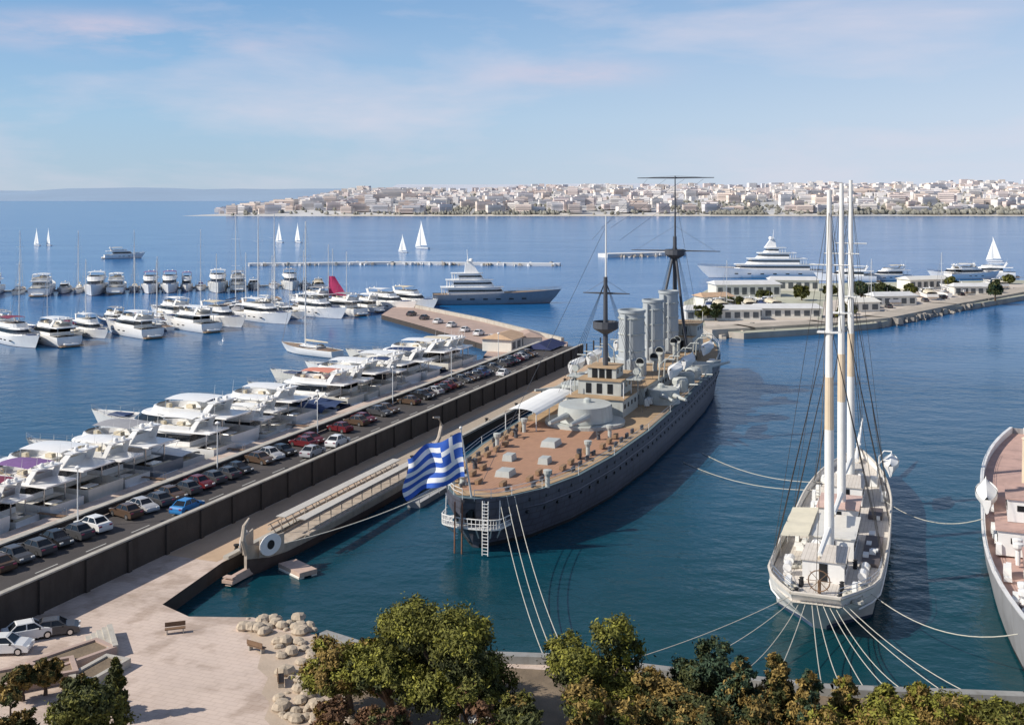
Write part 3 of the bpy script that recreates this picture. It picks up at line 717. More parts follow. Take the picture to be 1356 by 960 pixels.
def superyacht(L, B, fb, hullm, decks, label, loc, rz, stack=True, sheer=.03):
    r = thing('superyacht', label, 'yacht', loc, rz)
    secs, deck = hull_secs(L, B, fb, sheer * L, rake=.09, tail=.9, n=19, draft=1.5)
    hull_build(r, secs, hullm); deck_build(r, deck, TEAK, .3, .15)
    z = fb - .2
    for i, (a, b, wd, hh) in enumerate(decks):
        p = plan(L * a, L * b, B * wd, .3); cabin(r, p, z, z + hh, L * .035, WHITE, 'deckhouse', .95, (.45, .72))
        z += hh
        q = plan(L * (a - .06), L * (b - .01), B * (wd + .05), .3); mb = MB(); mb.prism(q, q, z + .01, z + .28); mb.build('deck_overhang', WHITE, r)
        mb = MB()
        for s in (1, -1):
            for k in range(3): mb.cut().tube((L * (a - .05) + k * .02 * L, s * B * wd, z - hh), (L * (a - .05) + k * .02 * L, s * B * wd, z), .09, n=6)
        builds(mb, 'deck_post', WHITE, r)
        z += .28
    a, b, wd, hh = decks[-1]; xm = L * (a + b) / 2
    if stack:
        mb = MB(); mb.box((xm, 0, z + 2.0), (5.5, B * wd * 1.3, 4.0), top=(.45, .5), shift=-1.2); mb.build('mast_arch', WHITE, r)
        mb = MB(); mb.box((xm - 1.4, 0, z + 4.6), (.9, 5.2, .25)); mb.tube((xm - 1.4, 0, z + 4), (xm - 1.8, 0, z + 9), .2, .08, 6); mb.build('mast', WHITE, r)
        dome(r, xm - .2, z + .3 + 3.75, .8, 1.2); dome(r, xm - .2, z + 4.05, .8, -1.2)
    rail_build(r, deck, 1.0, .04, L * .55, L)
    side_ports(r, deck, fb * .55, [L * k / 20 for k in range(4, 15, 2)], 1.8, .5)
    mb = MB(); mb.box((-1.6, 0, .6), (3.4, B * .8, .3)); mb.build('swim_platform', TEAK, r)
    return r

# ---- prototypes of the marina boats (built once, then copied) -------------
RB = random.Random(11)
PROTO = {}
def proto(kind):
    if kind not in PROTO:
        PROTO[kind] = {'fly': lambda: flybridge_yacht(24), 'flyh': lambda: flybridge_yacht(28, hard=True), 'flys': lambda: flybridge_yacht(17), 'flym': lambda: flybridge_yacht(20, hard=True), 'express': lambda: sport_cruiser(19),
                       'sport': lambda: sport_cruiser(15), 'sports': lambda: sport_cruiser(11), 'sail': lambda: sailing_yacht(15), 'sails': lambda: sailing_yacht(11.5), 'bigsail': lambda: sailing_yacht(22, mast=33)}[kind]()
        PROTO[kind]['_used'] = 0
        return PROTO[kind], True
    return PROTO[kind], False
def place(kind, loc, ang, label, group, hullm=None, canvas=None):
    p, fresh = proto(kind)
    o = p if fresh else copy_tree(p)
    if '_used' in o: del o['_used']
    o.location = loc; o.rotation_euler = (0, 0, ang)
    tag(o, label, None, group)
    t = {}
    for ch in o.children_recursive:
        b = ch.name.split('.')[0]; sl = ch.material_slots[0]
        m = None
        if b == 'hull': m = hullm or WHITE
        elif b in ('bimini', 'cockpit_cover', 'sail_cover', 'sprayhood') and kind not in ('flyh', 'flym'): m = canvas
        if m: sl.link = 'OBJECT'; sl.material = m
    return o
CN = {CREAM: 'cream', NAVYC: 'navy', SALMON: 'salmon', TEALC: 'teal', BURG: 'burgundy', GREYC: 'grey', BLUEC: 'pale blue', PURPC: 'violet', SAIL: 'white'}
HN = {WHITE: 'white', WHITE2: 'off white', NAVY: 'navy', GREYH: 'grey'}
KN = {'flym': 'compact flybridge yacht with white hardtop', 'express': 'long low express cruiser with %s cockpit cover', 'fly': 'flybridge yacht with %s bimini', 'flyh': 'tall flybridge yacht with white hardtop', 'flys': 'small flybridge yacht with %s bimini', 'sport': 'sport cruiser with %s cockpit cover',
      'sports': 'small motorboat with %s cover', 'sail': 'sailing yacht with %s sail cover', 'sails': 'small sailing yacht with %s cover', 'bigsail': 'large sailing yacht with very tall mast'}
LEN = {'flym': 20, 'express': 19, 'fly': 24, 'flyh': 28, 'flys': 17, 'sport': 15, 'sports': 11, 'sail': 15, 'sails': 11.5, 'bigsail': 22}
BEAM = {'flym': 5.3, 'express': 5.5, 'fly': 6.3, 'flyh': 7.4, 'flys': 4.5, 'sport': 4.4, 'sports': 3.2, 'sail': 4.1, 'sails': 3.1, 'bigsail': 6}
def boat_label(kind, hullm, canvas, where):
    s = KN[kind]; s = s % CN[canvas] if '%s' in s else s
    return '%s %s, %s' % (HN[hullm], s, where)

# near row: stern to the pier wall, bows out to the left
t = 71.0; seq = []
near = ['fly', 'flym', 'sport', 'express', 'flyh', 'flys', 'fly', 'flyh', 'flym', 'fly', 'express', 'fly', 'flyh', 'flys', 'flym', 'flyh', 'sport', 'express', 'fly', 'flym', 'flyh', 'flys', 'flyh', 'fly', 'sport', 'flyh', 'fly', 'flym', 'fly', 'flys', 'express', 'fly', 'flym', 'sport', 'flyh', 'fly']
canv = [PURPC, BURG, PURPC, TEALC, PURPC, BURG, PURPC, CREAM, TEALC, GREYC, SAIL, SAIL, CREAM, SAIL, GREYC, CREAM, NAVYC, NAVYC, SALMON, SAIL, BLUEC, NAVYC, BLUEC, NAVYC, SAIL, CREAM, CREAM, GREYC, NAVYC, SAIL, GREYC, SAIL, GREYC, SAIL, CREAM, SAIL]
i = 0
while t < 250 and i < len(near):
    k = near[i]; t += BEAM[k] / 2 + .25
    hm = RB.choice([WHITE, WHITE, WHITE, WHITE2]) if i not in (2, 9, 17, 24) else (NAVY if i != 9 else GREYH)
    o = place(k, P(t, -102.0 - RB.uniform(0, 1.5), -.05), PANG + math.pi / 2 + RB.uniform(-.07, .07),
          boat_label(k, hm, canv[i], '%s from the left along the pier' % ORD[i]), 'yachts moored stern to along the pier', hm, canv[i])
    sc_ = RB.uniform(.98, 1.14); o.scale = (sc_, sc_, sc_)
    t += BEAM[k] / 2 + .25; i += 1
# gangplanks for the near row
gp = thing('gangplank', '', 'gangplank'); mb = MB(); mb.box((0, 0, 0), (4.2, .6, .08)); mb.build('plank', WOOD, gp)
mb = MB()
for s in (1, -1): mb.tube((-2, s * .28, .9), (2, s * .28, .9), .025, n=4); mb.tube((-2, s * .28, 0), (-2, s * .28, .9), .025, n=4); mb.tube((2, s * .28, 0), (2, s * .28, .9), .025, n=4)
mb.build('handrail', CHROME, gp)
for j in range(5):
    o = gp if j == 0 else copy_tree(gp); o.location = P(88 + j * 19, -101.2, 1.75); o.rotation_euler = (0, 0, PANG + math.pi / 2)
    tag(o, 'narrow gangplank from the pier to a yacht, %s from the left' % ORD[j], 'gangplank', 'gangplanks along the pier')

# middle row on a floating pontoon
A = G(-60, 455); Bp = G(520, 402)
dm = (Bp - A); Lm = dm.length; dm.normalize(); am = math.atan2(dm.y, dm.x); nm = Vector((dm.y, -dm.x, 0))   # nm toward the camera
def pontoon(a, L_, ang, label):
    r = thing('pontoon', label, 'pontoon', a, ang)
    mb = MB(); mb.box((L_ / 2, 0, .25), (L_, 2.4, .7)); mb.build('float', CONC, r)
    mb = MB()
    for k in range(int(L_ / 12)): mb.tube((6 + k * 12, 0, .6), (6 + k * 12, 0, 1.6), .14, n=6)
    mb.build('service_post', ALU, r)
pontoon(A, Lm, am, 'long floating pontoon behind the middle row of boats')
mid = ['fly', 'flyh', 'sport', 'flym', 'flyh', 'express', 'sail', 'flyh', 'flys', 'fly', 'sport', 'flyh', 'sail', 'express', 'flyh', 'fly', 'sail', 'flym', 'flyh', 'sport', 'fly', 'flys', 'flyh', 'sail', 'fly', 'sport', 'flym', 'fly', 'sport', 'fly', 'flym']
tt = 8; j = 0
while tt < Lm - 4 and j < len(mid):
    k = mid[j]; tt += BEAM[k] / 2 + .4
    hm = RB.choice([WHITE, WHITE2, WHITE, NAVY]) if k in ('sport', 'sail', 'flys') else WHITE
    cv = RB.choice([CREAM, NAVYC, GREYC, NAVYC, SAIL, CREAM, BURG])
    out = RB.random() < .6
    loc = A + dm * tt + nm * (2.2 if out else 2.2 + LEN[k])
    o = place(k, loc + Vector((0, 0, -.05)), math.atan2(nm.y, nm.x) + (0 if out else math.pi), boat_label(k, hm, cv, '%s from left in the middle row' % ORD[j]), 'boats along the middle pontoon', hm, cv)
    tt += BEAM[k] / 2 + (.4 if RB.random() < .8 else 3.0); j += 1
# boats on the far side of the middle pontoon, many with masts
tt = 6; j = 0
back = ['sail', 'fly', 'sail', 'sails', 'sport', 'sail', 'flys', 'sail', 'sail', 'fly', 'sails', 'sail', 'sport', 'sail', 'flys', 'sail', 'sails', 'sail', 'fly', 'sail', 'sport', 'sail', 'sail']
while tt < Lm * .86 and j < len(back):
    k = back[j]; tt += BEAM[k] / 2 + .8
    cv = RB.choice([CREAM, NAVYC, GREYC, SAIL, BURG]); hm = RB.choice([WHITE, WHITE2, WHITE, NAVY])
    place(k, A + dm * tt - nm * 2.2, math.atan2(-nm.y, -nm.x) + RB.uniform(-.04, .04), boat_label(k, hm, cv, '%s from left behind the middle pontoon' % ORD[j]), 'boats behind the middle pontoon', hm, cv)
    tt += BEAM[k] / 2 + RB.choice([.8, .8, 3]); j += 1
# far row
A = G(-60, 388); Bp = G(420, 378); dm2 = (Bp - A); L2 = dm2.length; dm2.normalize(); nm2 = Vector((dm2.y, -dm2.x, 0))
pontoon(A, L2, math.atan2(dm2.y, dm2.x), 'distant floating pontoon behind the far row of boats')
tt = 12; j = 0
farseq = ['flyh', 'sail', 'flyh', 'sport', 'sail', 'flyh', 'fly', 'sail', 'fly', 'fly', 'flys', 'sail', 'flyh', 'fly', 'sport', 'sail', 'fly', 'sail', 'sport', 'sail', 'fly', 'sail', 'fly', 'sport', 'flyh', 'sail', 'fly', 'flys', 'sail', 'flym', 'fly', 'sport', 'sail', 'fly', 'flyh', 'sail', 'fly', 'flys']
while tt < L2 - 2 and j < len(farseq):
    k = farseq[j]; tt += BEAM[k] / 2 + .8
    cv = PURPC if 8 <= j <= 12 else RB.choice([CREAM, NAVYC, SAIL, GREYC, CREAM]); hm = RB.choice([WHITE, WHITE, WHITE2])
    out = RB.random() < .7
    o = place(k, A + dm2 * tt + nm2 * (2 if out else 2 + LEN[k]), math.atan2(nm2.y, nm2.x) + (0 if out else math.pi), boat_label(k, hm, cv, '%s from left in the far row' % ORD[j]), 'boats along the far pontoon', hm, cv); o.scale = (1.2, 1.2, 1.25)
    tt += BEAM[k] / 2 + RB.choice([.9, .9, .9, 4]); j += 1
# tall single masts
place('bigsail', G(447, 474) , math.pi / 2 + .9, 'large white sailing yacht with very tall mast beside the pier row', 'large sailing yachts', WHITE, CREAM)
place('bigsail', G(292, 412), math.pi / 2 - .2, 'large white sailing yacht with leftmost of the tall masts', 'large sailing yachts', WHITE, NAVYC)
place('bigsail', G(338, 420), math.pi / 2 + .15, 'large white sailing yacht with tall mast, middle of three', 'large sailing yachts', WHITE2, CREAM)
place('bigsail', G(358, 408), math.pi / 2 + .1, 'large white sailing yacht with tall mast behind the cream bow', 'large sailing yachts', WHITE, SAIL)
# yacht with the crimson sail half hoisted
o = sailing_yacht(19, SAIL, WHITE, mast=22); tag(o, 'white sailing yacht with a crimson sail partly hoisted on its mast', 'sailing boat'); o.location = G(470, 408); o.rotation_euler = (0, 0, math.pi * .92)
mb = MB(); secs2 = []
for q in range(7):
    z = 4.2 + q * 1.25; wd = 7.6 * (1 - q / 8.5)
    secs2.append([(10.4 - wd * s / 6, .5 * math.sin(s / 6 * math.pi) + .12 * math.sin(q * 2 + s), z + .12 * math.sin(s * 2)) for s in range(7)])
mb.loft(secs2); mb.build('sail', CRIMSON, o, smooth=True)
# cars / vans parked on the far arm are added later with the cars
superyacht(50, 9.6, 4.0, GREYH, [(.12, .56, .38, 2.6), (.16, .48, .34, 2.5), (.2, .40, .28, 2.3)], 'large grey hulled yacht with tiered white decks behind the far quay arm', G(573, 403), .10, stack=True)
superyacht(64, 11.5, 4.2, WHITE, [(.12, .72, .40, 2.8), (.20, .62, .37, 2.7), (.28, .54, .32, 2.6), (.36, .48, .24, 2.4)], 'very large white superyacht moored behind the far spit', G(1090, 368), math.pi - .04)
# yachts behind the spit at right
for j, (px, py, k, a_) in enumerate([(1160, 373, 'flyh', 2.9), (1205, 371, 'fly', 3.3), (1255, 370, 'flyh', .2), (1300, 369, 'fly', 3.0), (1345, 368, 'flyh', 2.7)]):
    place(k, G(px, py), a_, boat_label(k, WHITE, CREAM, '%s from left behind the right spit' % ORD[j]), 'yachts behind the right spit', WHITE, CREAM)
o = place('fly', G(138, 343), .5, 'white motor yacht crossing the open bay beyond the far row', 'yachts out in the bay', WHITE, CREAM)

# small sailing boats under sail in the bay
def sail_dinghy(label, loc, ang, s=1.0, jib=True):
    r = thing('sailboat', label, 'sailboat', loc, ang, 'sailboats out in the bay')
    L = 10 * s; secs, deck = hull_secs(L, 2.8 * s, .9 * s, .3 * s, tail=.7); hull_build(r, secs, WHITE); deck_build(r, deck, WHITE2, .05)
    mb = MB(); mb.tube((L * .58, 0, .8), (L * .58, 0, 15.5 * s), .1, .06, 6); mb.build('mast', ALU, r)
    mb = MB(); mb.loft([[(L * .57 - (5 * s * (1 - q / 8)) * k / 4, (1 - q / 8) * 1.0 * s * math.sin(k / 4 * 2.2), (1.9 + q * 1.66) * s) for k in range(5)] for q in range(9)]); mb.build('mainsail', SAIL, r, smooth=True)
    if jib:
        mb = MB(); mb.loft([[(L * .58 + (L * .40 * (1 - q / 6)) * (1 - k / 4) - .2, (1 - q / 6) * .9 * s * math.sin(k / 4 * 2.6), (1.4 + q * 2.0) * s) for k in range(5)] for q in range(7)]); mb.build('jib', SAIL, r, smooth=True)
    return r
for px, py, ang, s, lb in [(53, 326, 2.5, 1.0, 'small white sailboat under sail, leftmost in the open bay'), (68, 326, 2.4, 1.0, 'small white sailboat just right of the leftmost sailboat'),
                           (375, 322, 2.4, 1.2, 'white sailboat under sail between the tall masts, left of two'), (399, 322, 2.3, 1.2, 'white sailboat under sail between the tall masts, right of two'),
                           (540, 335, 2.6, .9, 'smaller white sailboat in mid bay beside a taller one'), (568, 330, 2.5, 1.5, 'tall white sailboat under sail left of the cruiser masts'),
                           (1328, 347, 2.5, 1.05, 'white sailboat under sail near the right edge of the bay')]:
    sail_dinghy(lb, G(px, py), ang, s)

# ------------------------------------------------------------------ cars
def make_car():
    r = thing('parked_car', '', 'car'); L, W = 4.4, 1.76
    prof = [(-2.2, .42), (-2.17, .75), (-2.0, .93), (-1.2, .98), (.9, .95), (1.75, .82), (2.12, .66), (2.2, .42), (2.15, .25), (-2.15, .25)]
    mb = MB()
    for s0 in (0,):
        a = [(x, -W / 2, z) for x, z in prof]; b = [(x, W / 2, z) for x, z in prof]
        a2 = [(x * .985, -W / 2 + .08, z + (.03 if z > .7 else 0)) for x, z in prof]; b2 = [(x * .985, W / 2 - .08, z + (.03 if z > .7 else 0)) for x, z in prof]
        mb.loft([a, [(x, -W/2, z) for x, _, z in a], a2, b2, b], closed=True, caps=True)
    roof = [(-1.35, 1.02), (-1.0, 1.40), (-.4, 1.47), (.3, 1.42), (.55, 1.30)]
    mb.prism([(-1.05, -.62), (.42, -.60), (.42, .60), (-1.05, .62)], [(-.95, -.55), (.25, -.54), (.25, .54), (-.95, .55)], 1.41, 1.47)
    for x0, z0, x1, z1 in ((-1.62, .97, -1.02, 1.42), (1.05, .94, .38, 1.42), (-.25, .97, -.25, 1.42)):
        for s in (1, -1): mb.tube((x0, s * .80, z0), (x1, s * .60, z1), .05, n=4)
    body = mb.build('body', NAVY, r)
    mb = MB(); mb.prism([(-1.6, -.79), (1.0, -.79), (1.0, .79), (-1.6, .79)], [(-1.02, -.59), (.36, -.59), (.36, .59), (-1.02, .59)], .95, 1.42); mb.build('window', DGLASS, r)
    for x in (-1.32, 1.36):
        for s in (1, -1):
            mb = MB(); mb.tube((x, s * .72, .32), (x, s * .90, .32), .32, n=14); wh = mb.build('wheel', BLACK, r)
            mb = MB(); mb.tube((x, s * .88, .32), (x, s * .912, .32), .2, n=10); mb.build('rim', CHROME, wh)
    for s in (1, -1):
        mb = MB(); mb.box((2.13, s * .62, .66), (.14, .38, .13)); mb.build('headlight', ALU, r)
        mb = MB(); mb.box((-2.14, s * .64, .76), (.1, .34, .14)); mb.build('tail_light', BURG, r)
        mb = MB(); mb.box((.75, s * .97, .98), (.14, .2, .12)); mb.build('mirror', BLACK, r)
    return r
def carm(n, c): return M('car_paint_' + n, c, .22, .04, .5)
CARP = [('black', carm('black', (.02, .02, .022))), ('dark grey', carm('dkgrey', (.07, .07, .075))), ('silver', carm('silver', (.42, .42, .43))), ('white', carm('white', (.75, .75, .74))),
        ('dark blue', carm('blue', (.03, .05, .14))), ('bright blue', carm('brightblue', (.04, .22, .52))), ('maroon', carm('maroon', (.13, .02, .025))), ('brown', carm('brown', (.10, .065, .045)))]
CD = dict(CARP)
car0 = make_car(); used = False; n_ = 0
RC = random.Random(5)
def put_car(col, loc, ang, label, group):
    global used
    o = car0 if not used else copy_tree(car0); used = True
    o.location = loc; o.rotation_euler = (0, 0, ang); tag(o, label, None, group)
    repaint(o, {'body': CD[col]}); k = RC.uniform(.96, 1.08); o.scale = (k, k, k * RC.uniform(.96, 1.1))
t = 84.0
wts = ['black'] * 5 + ['dark grey'] * 6 + ['brown'] * 3 + ['maroon'] * 3 + ['dark blue'] * 2 + ['silver'] * 2 + ['white']
n_ = 0
while t < 250:
    if RC.random() < .8 and n_ < 45:
        c = RC.choice(wts)
        put_car(c, P(t, -86.7 + RC.uniform(-.2, .2), 4.0), PANG + math.pi / 2 + math.pi * RC.randrange(2) + RC.uniform(-.05, .05) - .25,
                '%s car parked on the raised road, %s from left in its row' % (c, ORD[n_]), 'cars parked along the raised road'); n_ += 1
    t += 2.75
put_car('bright blue', P(107.5, -81.4, 4.0), PANG, 'bright blue car driving along the raised road', 'cars driving on the raised road')
put_car('white', P(144, -82.0, 4.0), PANG, 'white car driving on the raised road ahead of a silver one', 'cars driving on the raised road')
put_car('silver', P(137, -82.1, 4.0), PANG, 'silver car following a white car along the raised road', 'cars driving on the raised road')
put_car('white', P(213, -82, 4.0), PANG, 'white car near the far end of the raised road', 'cars driving on the raised road')
put_car('white', G(38, 838, 2.0).xy.to_3d() + Vector((0, 0, 1.512)), .55, 'white car parked below the shaded wall beside the plaza', 'cars parked below the wall')
put_car('white', G(6, 856, 2.0).xy.to_3d() + Vector((0, 0, 1.512)), .1, 'white car at the left edge in front of another white car', 'cars parked below the wall')
put_car('dark grey', G(72, 832, 2.0).xy.to_3d() + Vector((0, 0, 1.512)), .35, 'dark grey car parked just right of the white car below the wall', 'cars parked below the wall')
for j, (px, py) in enumerate([(545, 418), (562, 423), (580, 428), (598, 433), (616, 439), (634, 444), (652, 449)]):
    c = RC.choice(['white', 'silver', 'white', 'dark grey'])
    put_car(c, G(px, py, 1.53), 1.2, '%s car parked on the far quay arm, %s from left' % (c, ORD[j]), 'cars parked on the far quay arm')
for j, px in enumerate(range(1105, 1345, 24)):
    c = RC.choice(['white', 'silver', 'white', 'dark grey', 'black'])
    py = 420 - (px - 1105) * .17
    put_car(c, G(px, py, 1.81), 1.5, '%s car parked on the right spit, %s from left' % (c, ORD[j]), 'cars parked on the right spit')
# ------------------------------------------------------------------ armoured cruiser
SHIPG = M('cruiser_hull_grey', (.092, .098, .130), .5, .14, .15, streak=.55)
SHIPL = M('cruiser_light_grey', (.46, .48, .46), .5, .10, .3, streak=.3)
FUNG = M('funnel_grey', (.40, .43, .45), .5, .06, .2, streak=.12)
SHIPD = M('mast_dark_grey', (.07, .075, .09), .6, .15, .5)
CDECK = band_mat('cruiser_deck_planks', (.40, .225, .14), (.28, .155, .10), .75, 'Y', .8, .93, .14)
CDECKE = M('cruiser_deck_margin', (.42, .29, .17), .8, .18, .4)
BLUECARP = M('dark_waterway', (.11, .16, .18), .7, .15, .4)
DARKW = M('cruiser_port_glass', (.01, .012, .015), .2, .2, 1)
_nt = SHIPG.node_tree; _b = _nt.nodes['Principled BSDF']; _tc = [n for n in _nt.nodes if n.type == 'TEX_COORD'][0]
_sx = _nt.nodes.new('ShaderNodeSeparateXYZ'); _cx = _nt.nodes.new('ShaderNodeCombineXYZ'); _nt.links.new(_tc.outputs['Object'], _sx.inputs['Vector']); _nt.links.new(_sx.outputs['X'], _cx.inputs['X']); _nt.links.new(_sx.outputs['Z'], _cx.inputs['Y'])
_br = _nt.nodes.new('ShaderNodeTexBrick'); _br.inputs['Scale'].default_value = .3; _br.inputs['Mortar Size'].default_value = .02; _br.inputs['Color1'].default_value = (1, 1, 1, 1); _br.inputs['Color2'].default_value = (.8, .8, .8, 1); _br.inputs['Mortar'].default_value = (.55, .5, .46, 1)
_nt.links.new(_cx.outputs['Vector'], _br.inputs['Vector']); _src = _b.inputs['Base Color'].links[0].from_socket
_m1 = _nt.nodes.new('ShaderNodeMix'); _m1.data_type = 'RGBA'; _m1.blend_type = 'MULTIPLY'; _m1.inputs['Factor'].default_value = .8; _nt.links.new(_src, _m1.inputs['A']); _nt.links.new(_br.outputs['Color'], _m1.inputs['B']); _nt.links.new(_m1.outputs['Result'], _b.inputs['Base Color'])
ST = P(116.5, -49.2)
ship = thing('warship', 'grey armoured cruiser with three funnels, two masts and brown quarterdeck', 'warship', (ST.x, ST.y, 0), PANG)
stn = [(0, .9, .4, 6.3, 3.2), (1.2, 2.5, 1.2, 6.25, 1.6), (3.5, 4.2, 2.4, 6.2, .6), (8, 6.4, 4.8, 6.1, 0), (16, 8.5, 7.4, 6.0, 0), (28, 9.9, 9.4, 6.0, 0), (45, 10.6, 10.5, 6.0, 0), (60, 10.6, 10.6, 6.1, 0),
       (75, 10.6, 10.6, 6.3, 0), (92, 10.3, 10.2, 6.7, 0), (106, 9.9, 9.2, 7.1, 0), (118, 8.6, 7.2, 7.5, 0), (128, 6.6, 5.0, 7.9, 0), (136, 4.0, 2.8, 8.2, 0), (141, 1.4, 1.1, 8.4, 0), (144, .25, .5, 8.5, 0)]
mb = MB(); secs = []
for x, b, wl, zd, lift in stn:
    ram = 2.2 * max(0, (x - 125) / 19) ** 2; ov = 0 if x > 8 else (8 - x) * .28
    pts = [(x, b, zd), (x, b * .985, zd * .72), (x + ov * .5, b * .55 + wl * .45, zd * .42), (x + ov + ram, wl, .45), (x + ov + ram, wl * .97, -.05), (x + ov + ram * 1.1, wl * .6, -1.4)]
    secs.append(pts + [(a, -c, d) for a, c, d in reversed(pts)])
n = len(secs[0])
for i in range(len(secs) - 1):
    for k in range(n - 1): pass
mb.v = [p for q in secs for p in q]
for i in range(len(secs) - 1):
    for k in range(n - 1):
        mb.f.append((i * n + k, i * n + k + 1, (i + 1) * n + k + 1, (i + 1) * n + k)); mb.m.append(1 if 3 <= k <= n - 5 else 0)
mb.f.append(tuple(range(n))); mb.m.append(0)
hull = mb.build('hull', [SHIPG, BLACK], ship, smooth=True)
dk = [(x, b, zd) for x, b, wl, zd, l in stn]
deck_build(ship, dk, BLUECARP, .05, .02, 'waterway')
mb = MB(); mb.loft([[(x, max(.01, b - .55), z + .01), (x, 0, z + .09), (x, -max(.01, b - .55), z + .01)] for x, b, z in dk[1:-1]]); mb.build('deck_margin', CDECKE, ship)
mb = MB(); mb.loft([[(x, max(.01, b - 2.0), z + .05), (x, 0, z + .12), (x, -max(.01, b - 2.0), z + .05)] for x, b, z in dk if 2 < x < 58]); mb.build('quarterdeck', CDECK, ship)
rail_build(ship, dk, 1.05, .035, 0, 145, ALU, 'guard_rail', .15)
# armour belt strake, rubbing ledge and portholes
mb = MB()
for s in (1, -1):
    mb.path([(x + (0 if x > 8 else (8 - x) * .14), s * ((b * .985)) + s * .06, zd * .70) for x, b, wl, zd, l in stn[2:-1]], .12, 4)
mb.build('rubbing_strake', SHIPG, ship)
pm = MB()
for row, zf in ((0, .60), (1, .84)):
    mb = MB()
    for i in range(46):
        x = 6 + i * 2.75
        k = max(j for j in range(len(stn)) if stn[j][0] <= x); f_ = (x - stn[k][0]) / (stn[k + 1][0] - stn[k][0])
        b = stn[k][1] + (stn[k + 1][1] - stn[k][1]) * f_; wl = stn[k][2] + (stn[k + 1][2] - stn[k][2]) * f_; zd = stn[k][3]
        bb = b * .995 if row else b * .87 + wl * .13 - .02
        mb.cut().tube((x, -(bb - .25), zd * zf), (x, -(bb + .06), zd * zf), .2, n=8)
        pm.tube((x, bb - .25, zd * zf), (x, bb + .06, zd * zf), .2, n=8)
    builds(mb, 'porthole', DARKW, ship)
pm.build('porthole', DARKW, ship)['kind'] = 'stuff'
# stern walk (white gallery round the stern)
SWHITE = M('stern_walk_white', (.74, .73, .71), .5, .08, 1, streak=.25)
mb = MB(); ring = [(.9 - 1.5 * math.cos(a) * .8, 3.7 * math.sin(a)) for a in [rad(-80 + 16 * k) for k in range(11)]]
ring = [(3.2, -4.1)] + ring + [(3.2, 4.1)]
inn = [(x + 1.1, y * .8) for x, y in ring]
mb.loft([[(x, y, 3.0) for x, y in ring], [(x, y, 3.0) for x, y in inn]]); mb.loft([[(x, y, 2.85) for x, y in ring], [(x, y, 3.05) for x, y in ring]])
mb.path([(x, y, 4.05) for x, y in ring], .07, 5); mb.path([(x, y, 3.5) for x, y in ring], .05, 4)
for i in range(len(ring) - 1):
    for f_ in (0, .5):
        x = ring[i][0] + (ring[i + 1][0] - ring[i][0]) * f_; y = ring[i][1] + (ring[i + 1][1] - ring[i][1]) * f_
        mb.tube((x, y, 3), (x, y, 4.05), .05, n=4)
for x, y in ring[1:-1:2]: mb.tube((x + .1, y, 2.9), (x + 1.5, y * .75, 1.5), .09, n=5)
for x, y in ring[1:-1:3]: mb.tube((x + .3, y * .95, 3), (x + .5, y * .95, 6.1), .06, n=5)
mb.build('stern_walk', SWHITE, ship)
mb = MB()
for y in (-1.7, 0, 1.7): mb.cut().box((.5 + abs(y) * .35, y, 4.1), (.5, .9, 1.7))
builds(mb, 'stern_door', DARKW, ship)
mb = MB()
for s in (-.35, .35): mb.tube((-.75, -2.4 + s, .2), (-.65, -2.4 + s, 6.4), .07, n=5)
for k in range(16): mb.tube((-.75, -2.75, .4 + k * .38), (-.75, -2.05, .4 + k * .38), .05, n=4)
mb.build('stern_ladder', SWHITE, ship)
mb = MB()
for y in (.6, 1.5): mb.cut().tube((-.5, y, .0), (-.4, y, 5.9), .10, n=5)
builds(mb, 'rust_pipe', M('rusty_steel', (.22, .10, .06), .8, .3, 2), ship)
# hatches, skylights, winch on the quarterdeck
mb = MB()
for x, y, l, w_ in ((12, 0, 2.6, 2.0), (20, 2.5, 2.0, 1.4), (20, -2.5, 2.0, 1.4), (30, 0, 3.2, 2.2)): mb.cut().box((x, y, 6.5), (l, w_, .8), top=(.85, .85)); 
builds(mb, 'skylight', SHIPL, ship)
mb = MB()
for y in (3.2, 4.8): mb.cut().lathe([(.7, 0), (.45, .25), (.4, .8), (.65, 1.05), (.65, 1.2), (.1, 1.35)], (6.0, y, 6.1), n=12)
builds(mb, 'capstan', SHIPL, ship)
mb = MB()
for i in range(14):
    x = 5 + i * 3.1; k = max(j for j in range(len(stn)) if stn[j][0] <= x); b = stn[k][1] - 1.3
    for s in (1, -1):
        mb.cut()
        for d_ in (-.35, .35): mb.lathe([(.2, 0), (.18, .5), (.26, .55), (.05, .65)], (x + d_, s * b, 6.05), n=8)
builds(mb, 'mooring_bitts', SHIPD, ship)
mb = MB(); 
for s in (1, -1):
    for x in (9, 26, 37): mb.cut().tube((x, s * 6.6, 6), (x, s * 6.6, 7.5), .28, n=10); mb.lathe([(.3, 1.3), (.5, 1.7), (.55, 2.1), (.1, 2.2)], (x, s * 6.6, 6), n=12)
builds(mb, 'ventilator', SHIPL, ship)
mb = MB()
for i in range(10):
    x = 7 + i * 3.4; k = max(j for j in range(len(stn)) if stn[j][0] <= x); b = stn[k][1] - 2.6
    for s in (1, -1): mb.cut().box((x, s * b, 6.5), (1.5, .5, .5))
builds(mb, 'deck_bench', M('bench_wood', (.30, .19, .11), .8, .2, 2), ship)
mb = MB()
for x, y in ((14, 5.0), (24, -6.0), (33, 6.4), (36, -5.2)):
    mb.cut().tube((x, y, 6.1), (x, y, 7.0), .3, .22, 10); mb.tube((x + .3, y, 7.2), (x - 1.9, y - (.3 if y < 0 else -.3), 7.6), .15, .08, 8); mb.box((x - .1, y, 7.15), (.8, .5, .5))
builds(mb, 'deck_gun', SHIPD, ship)
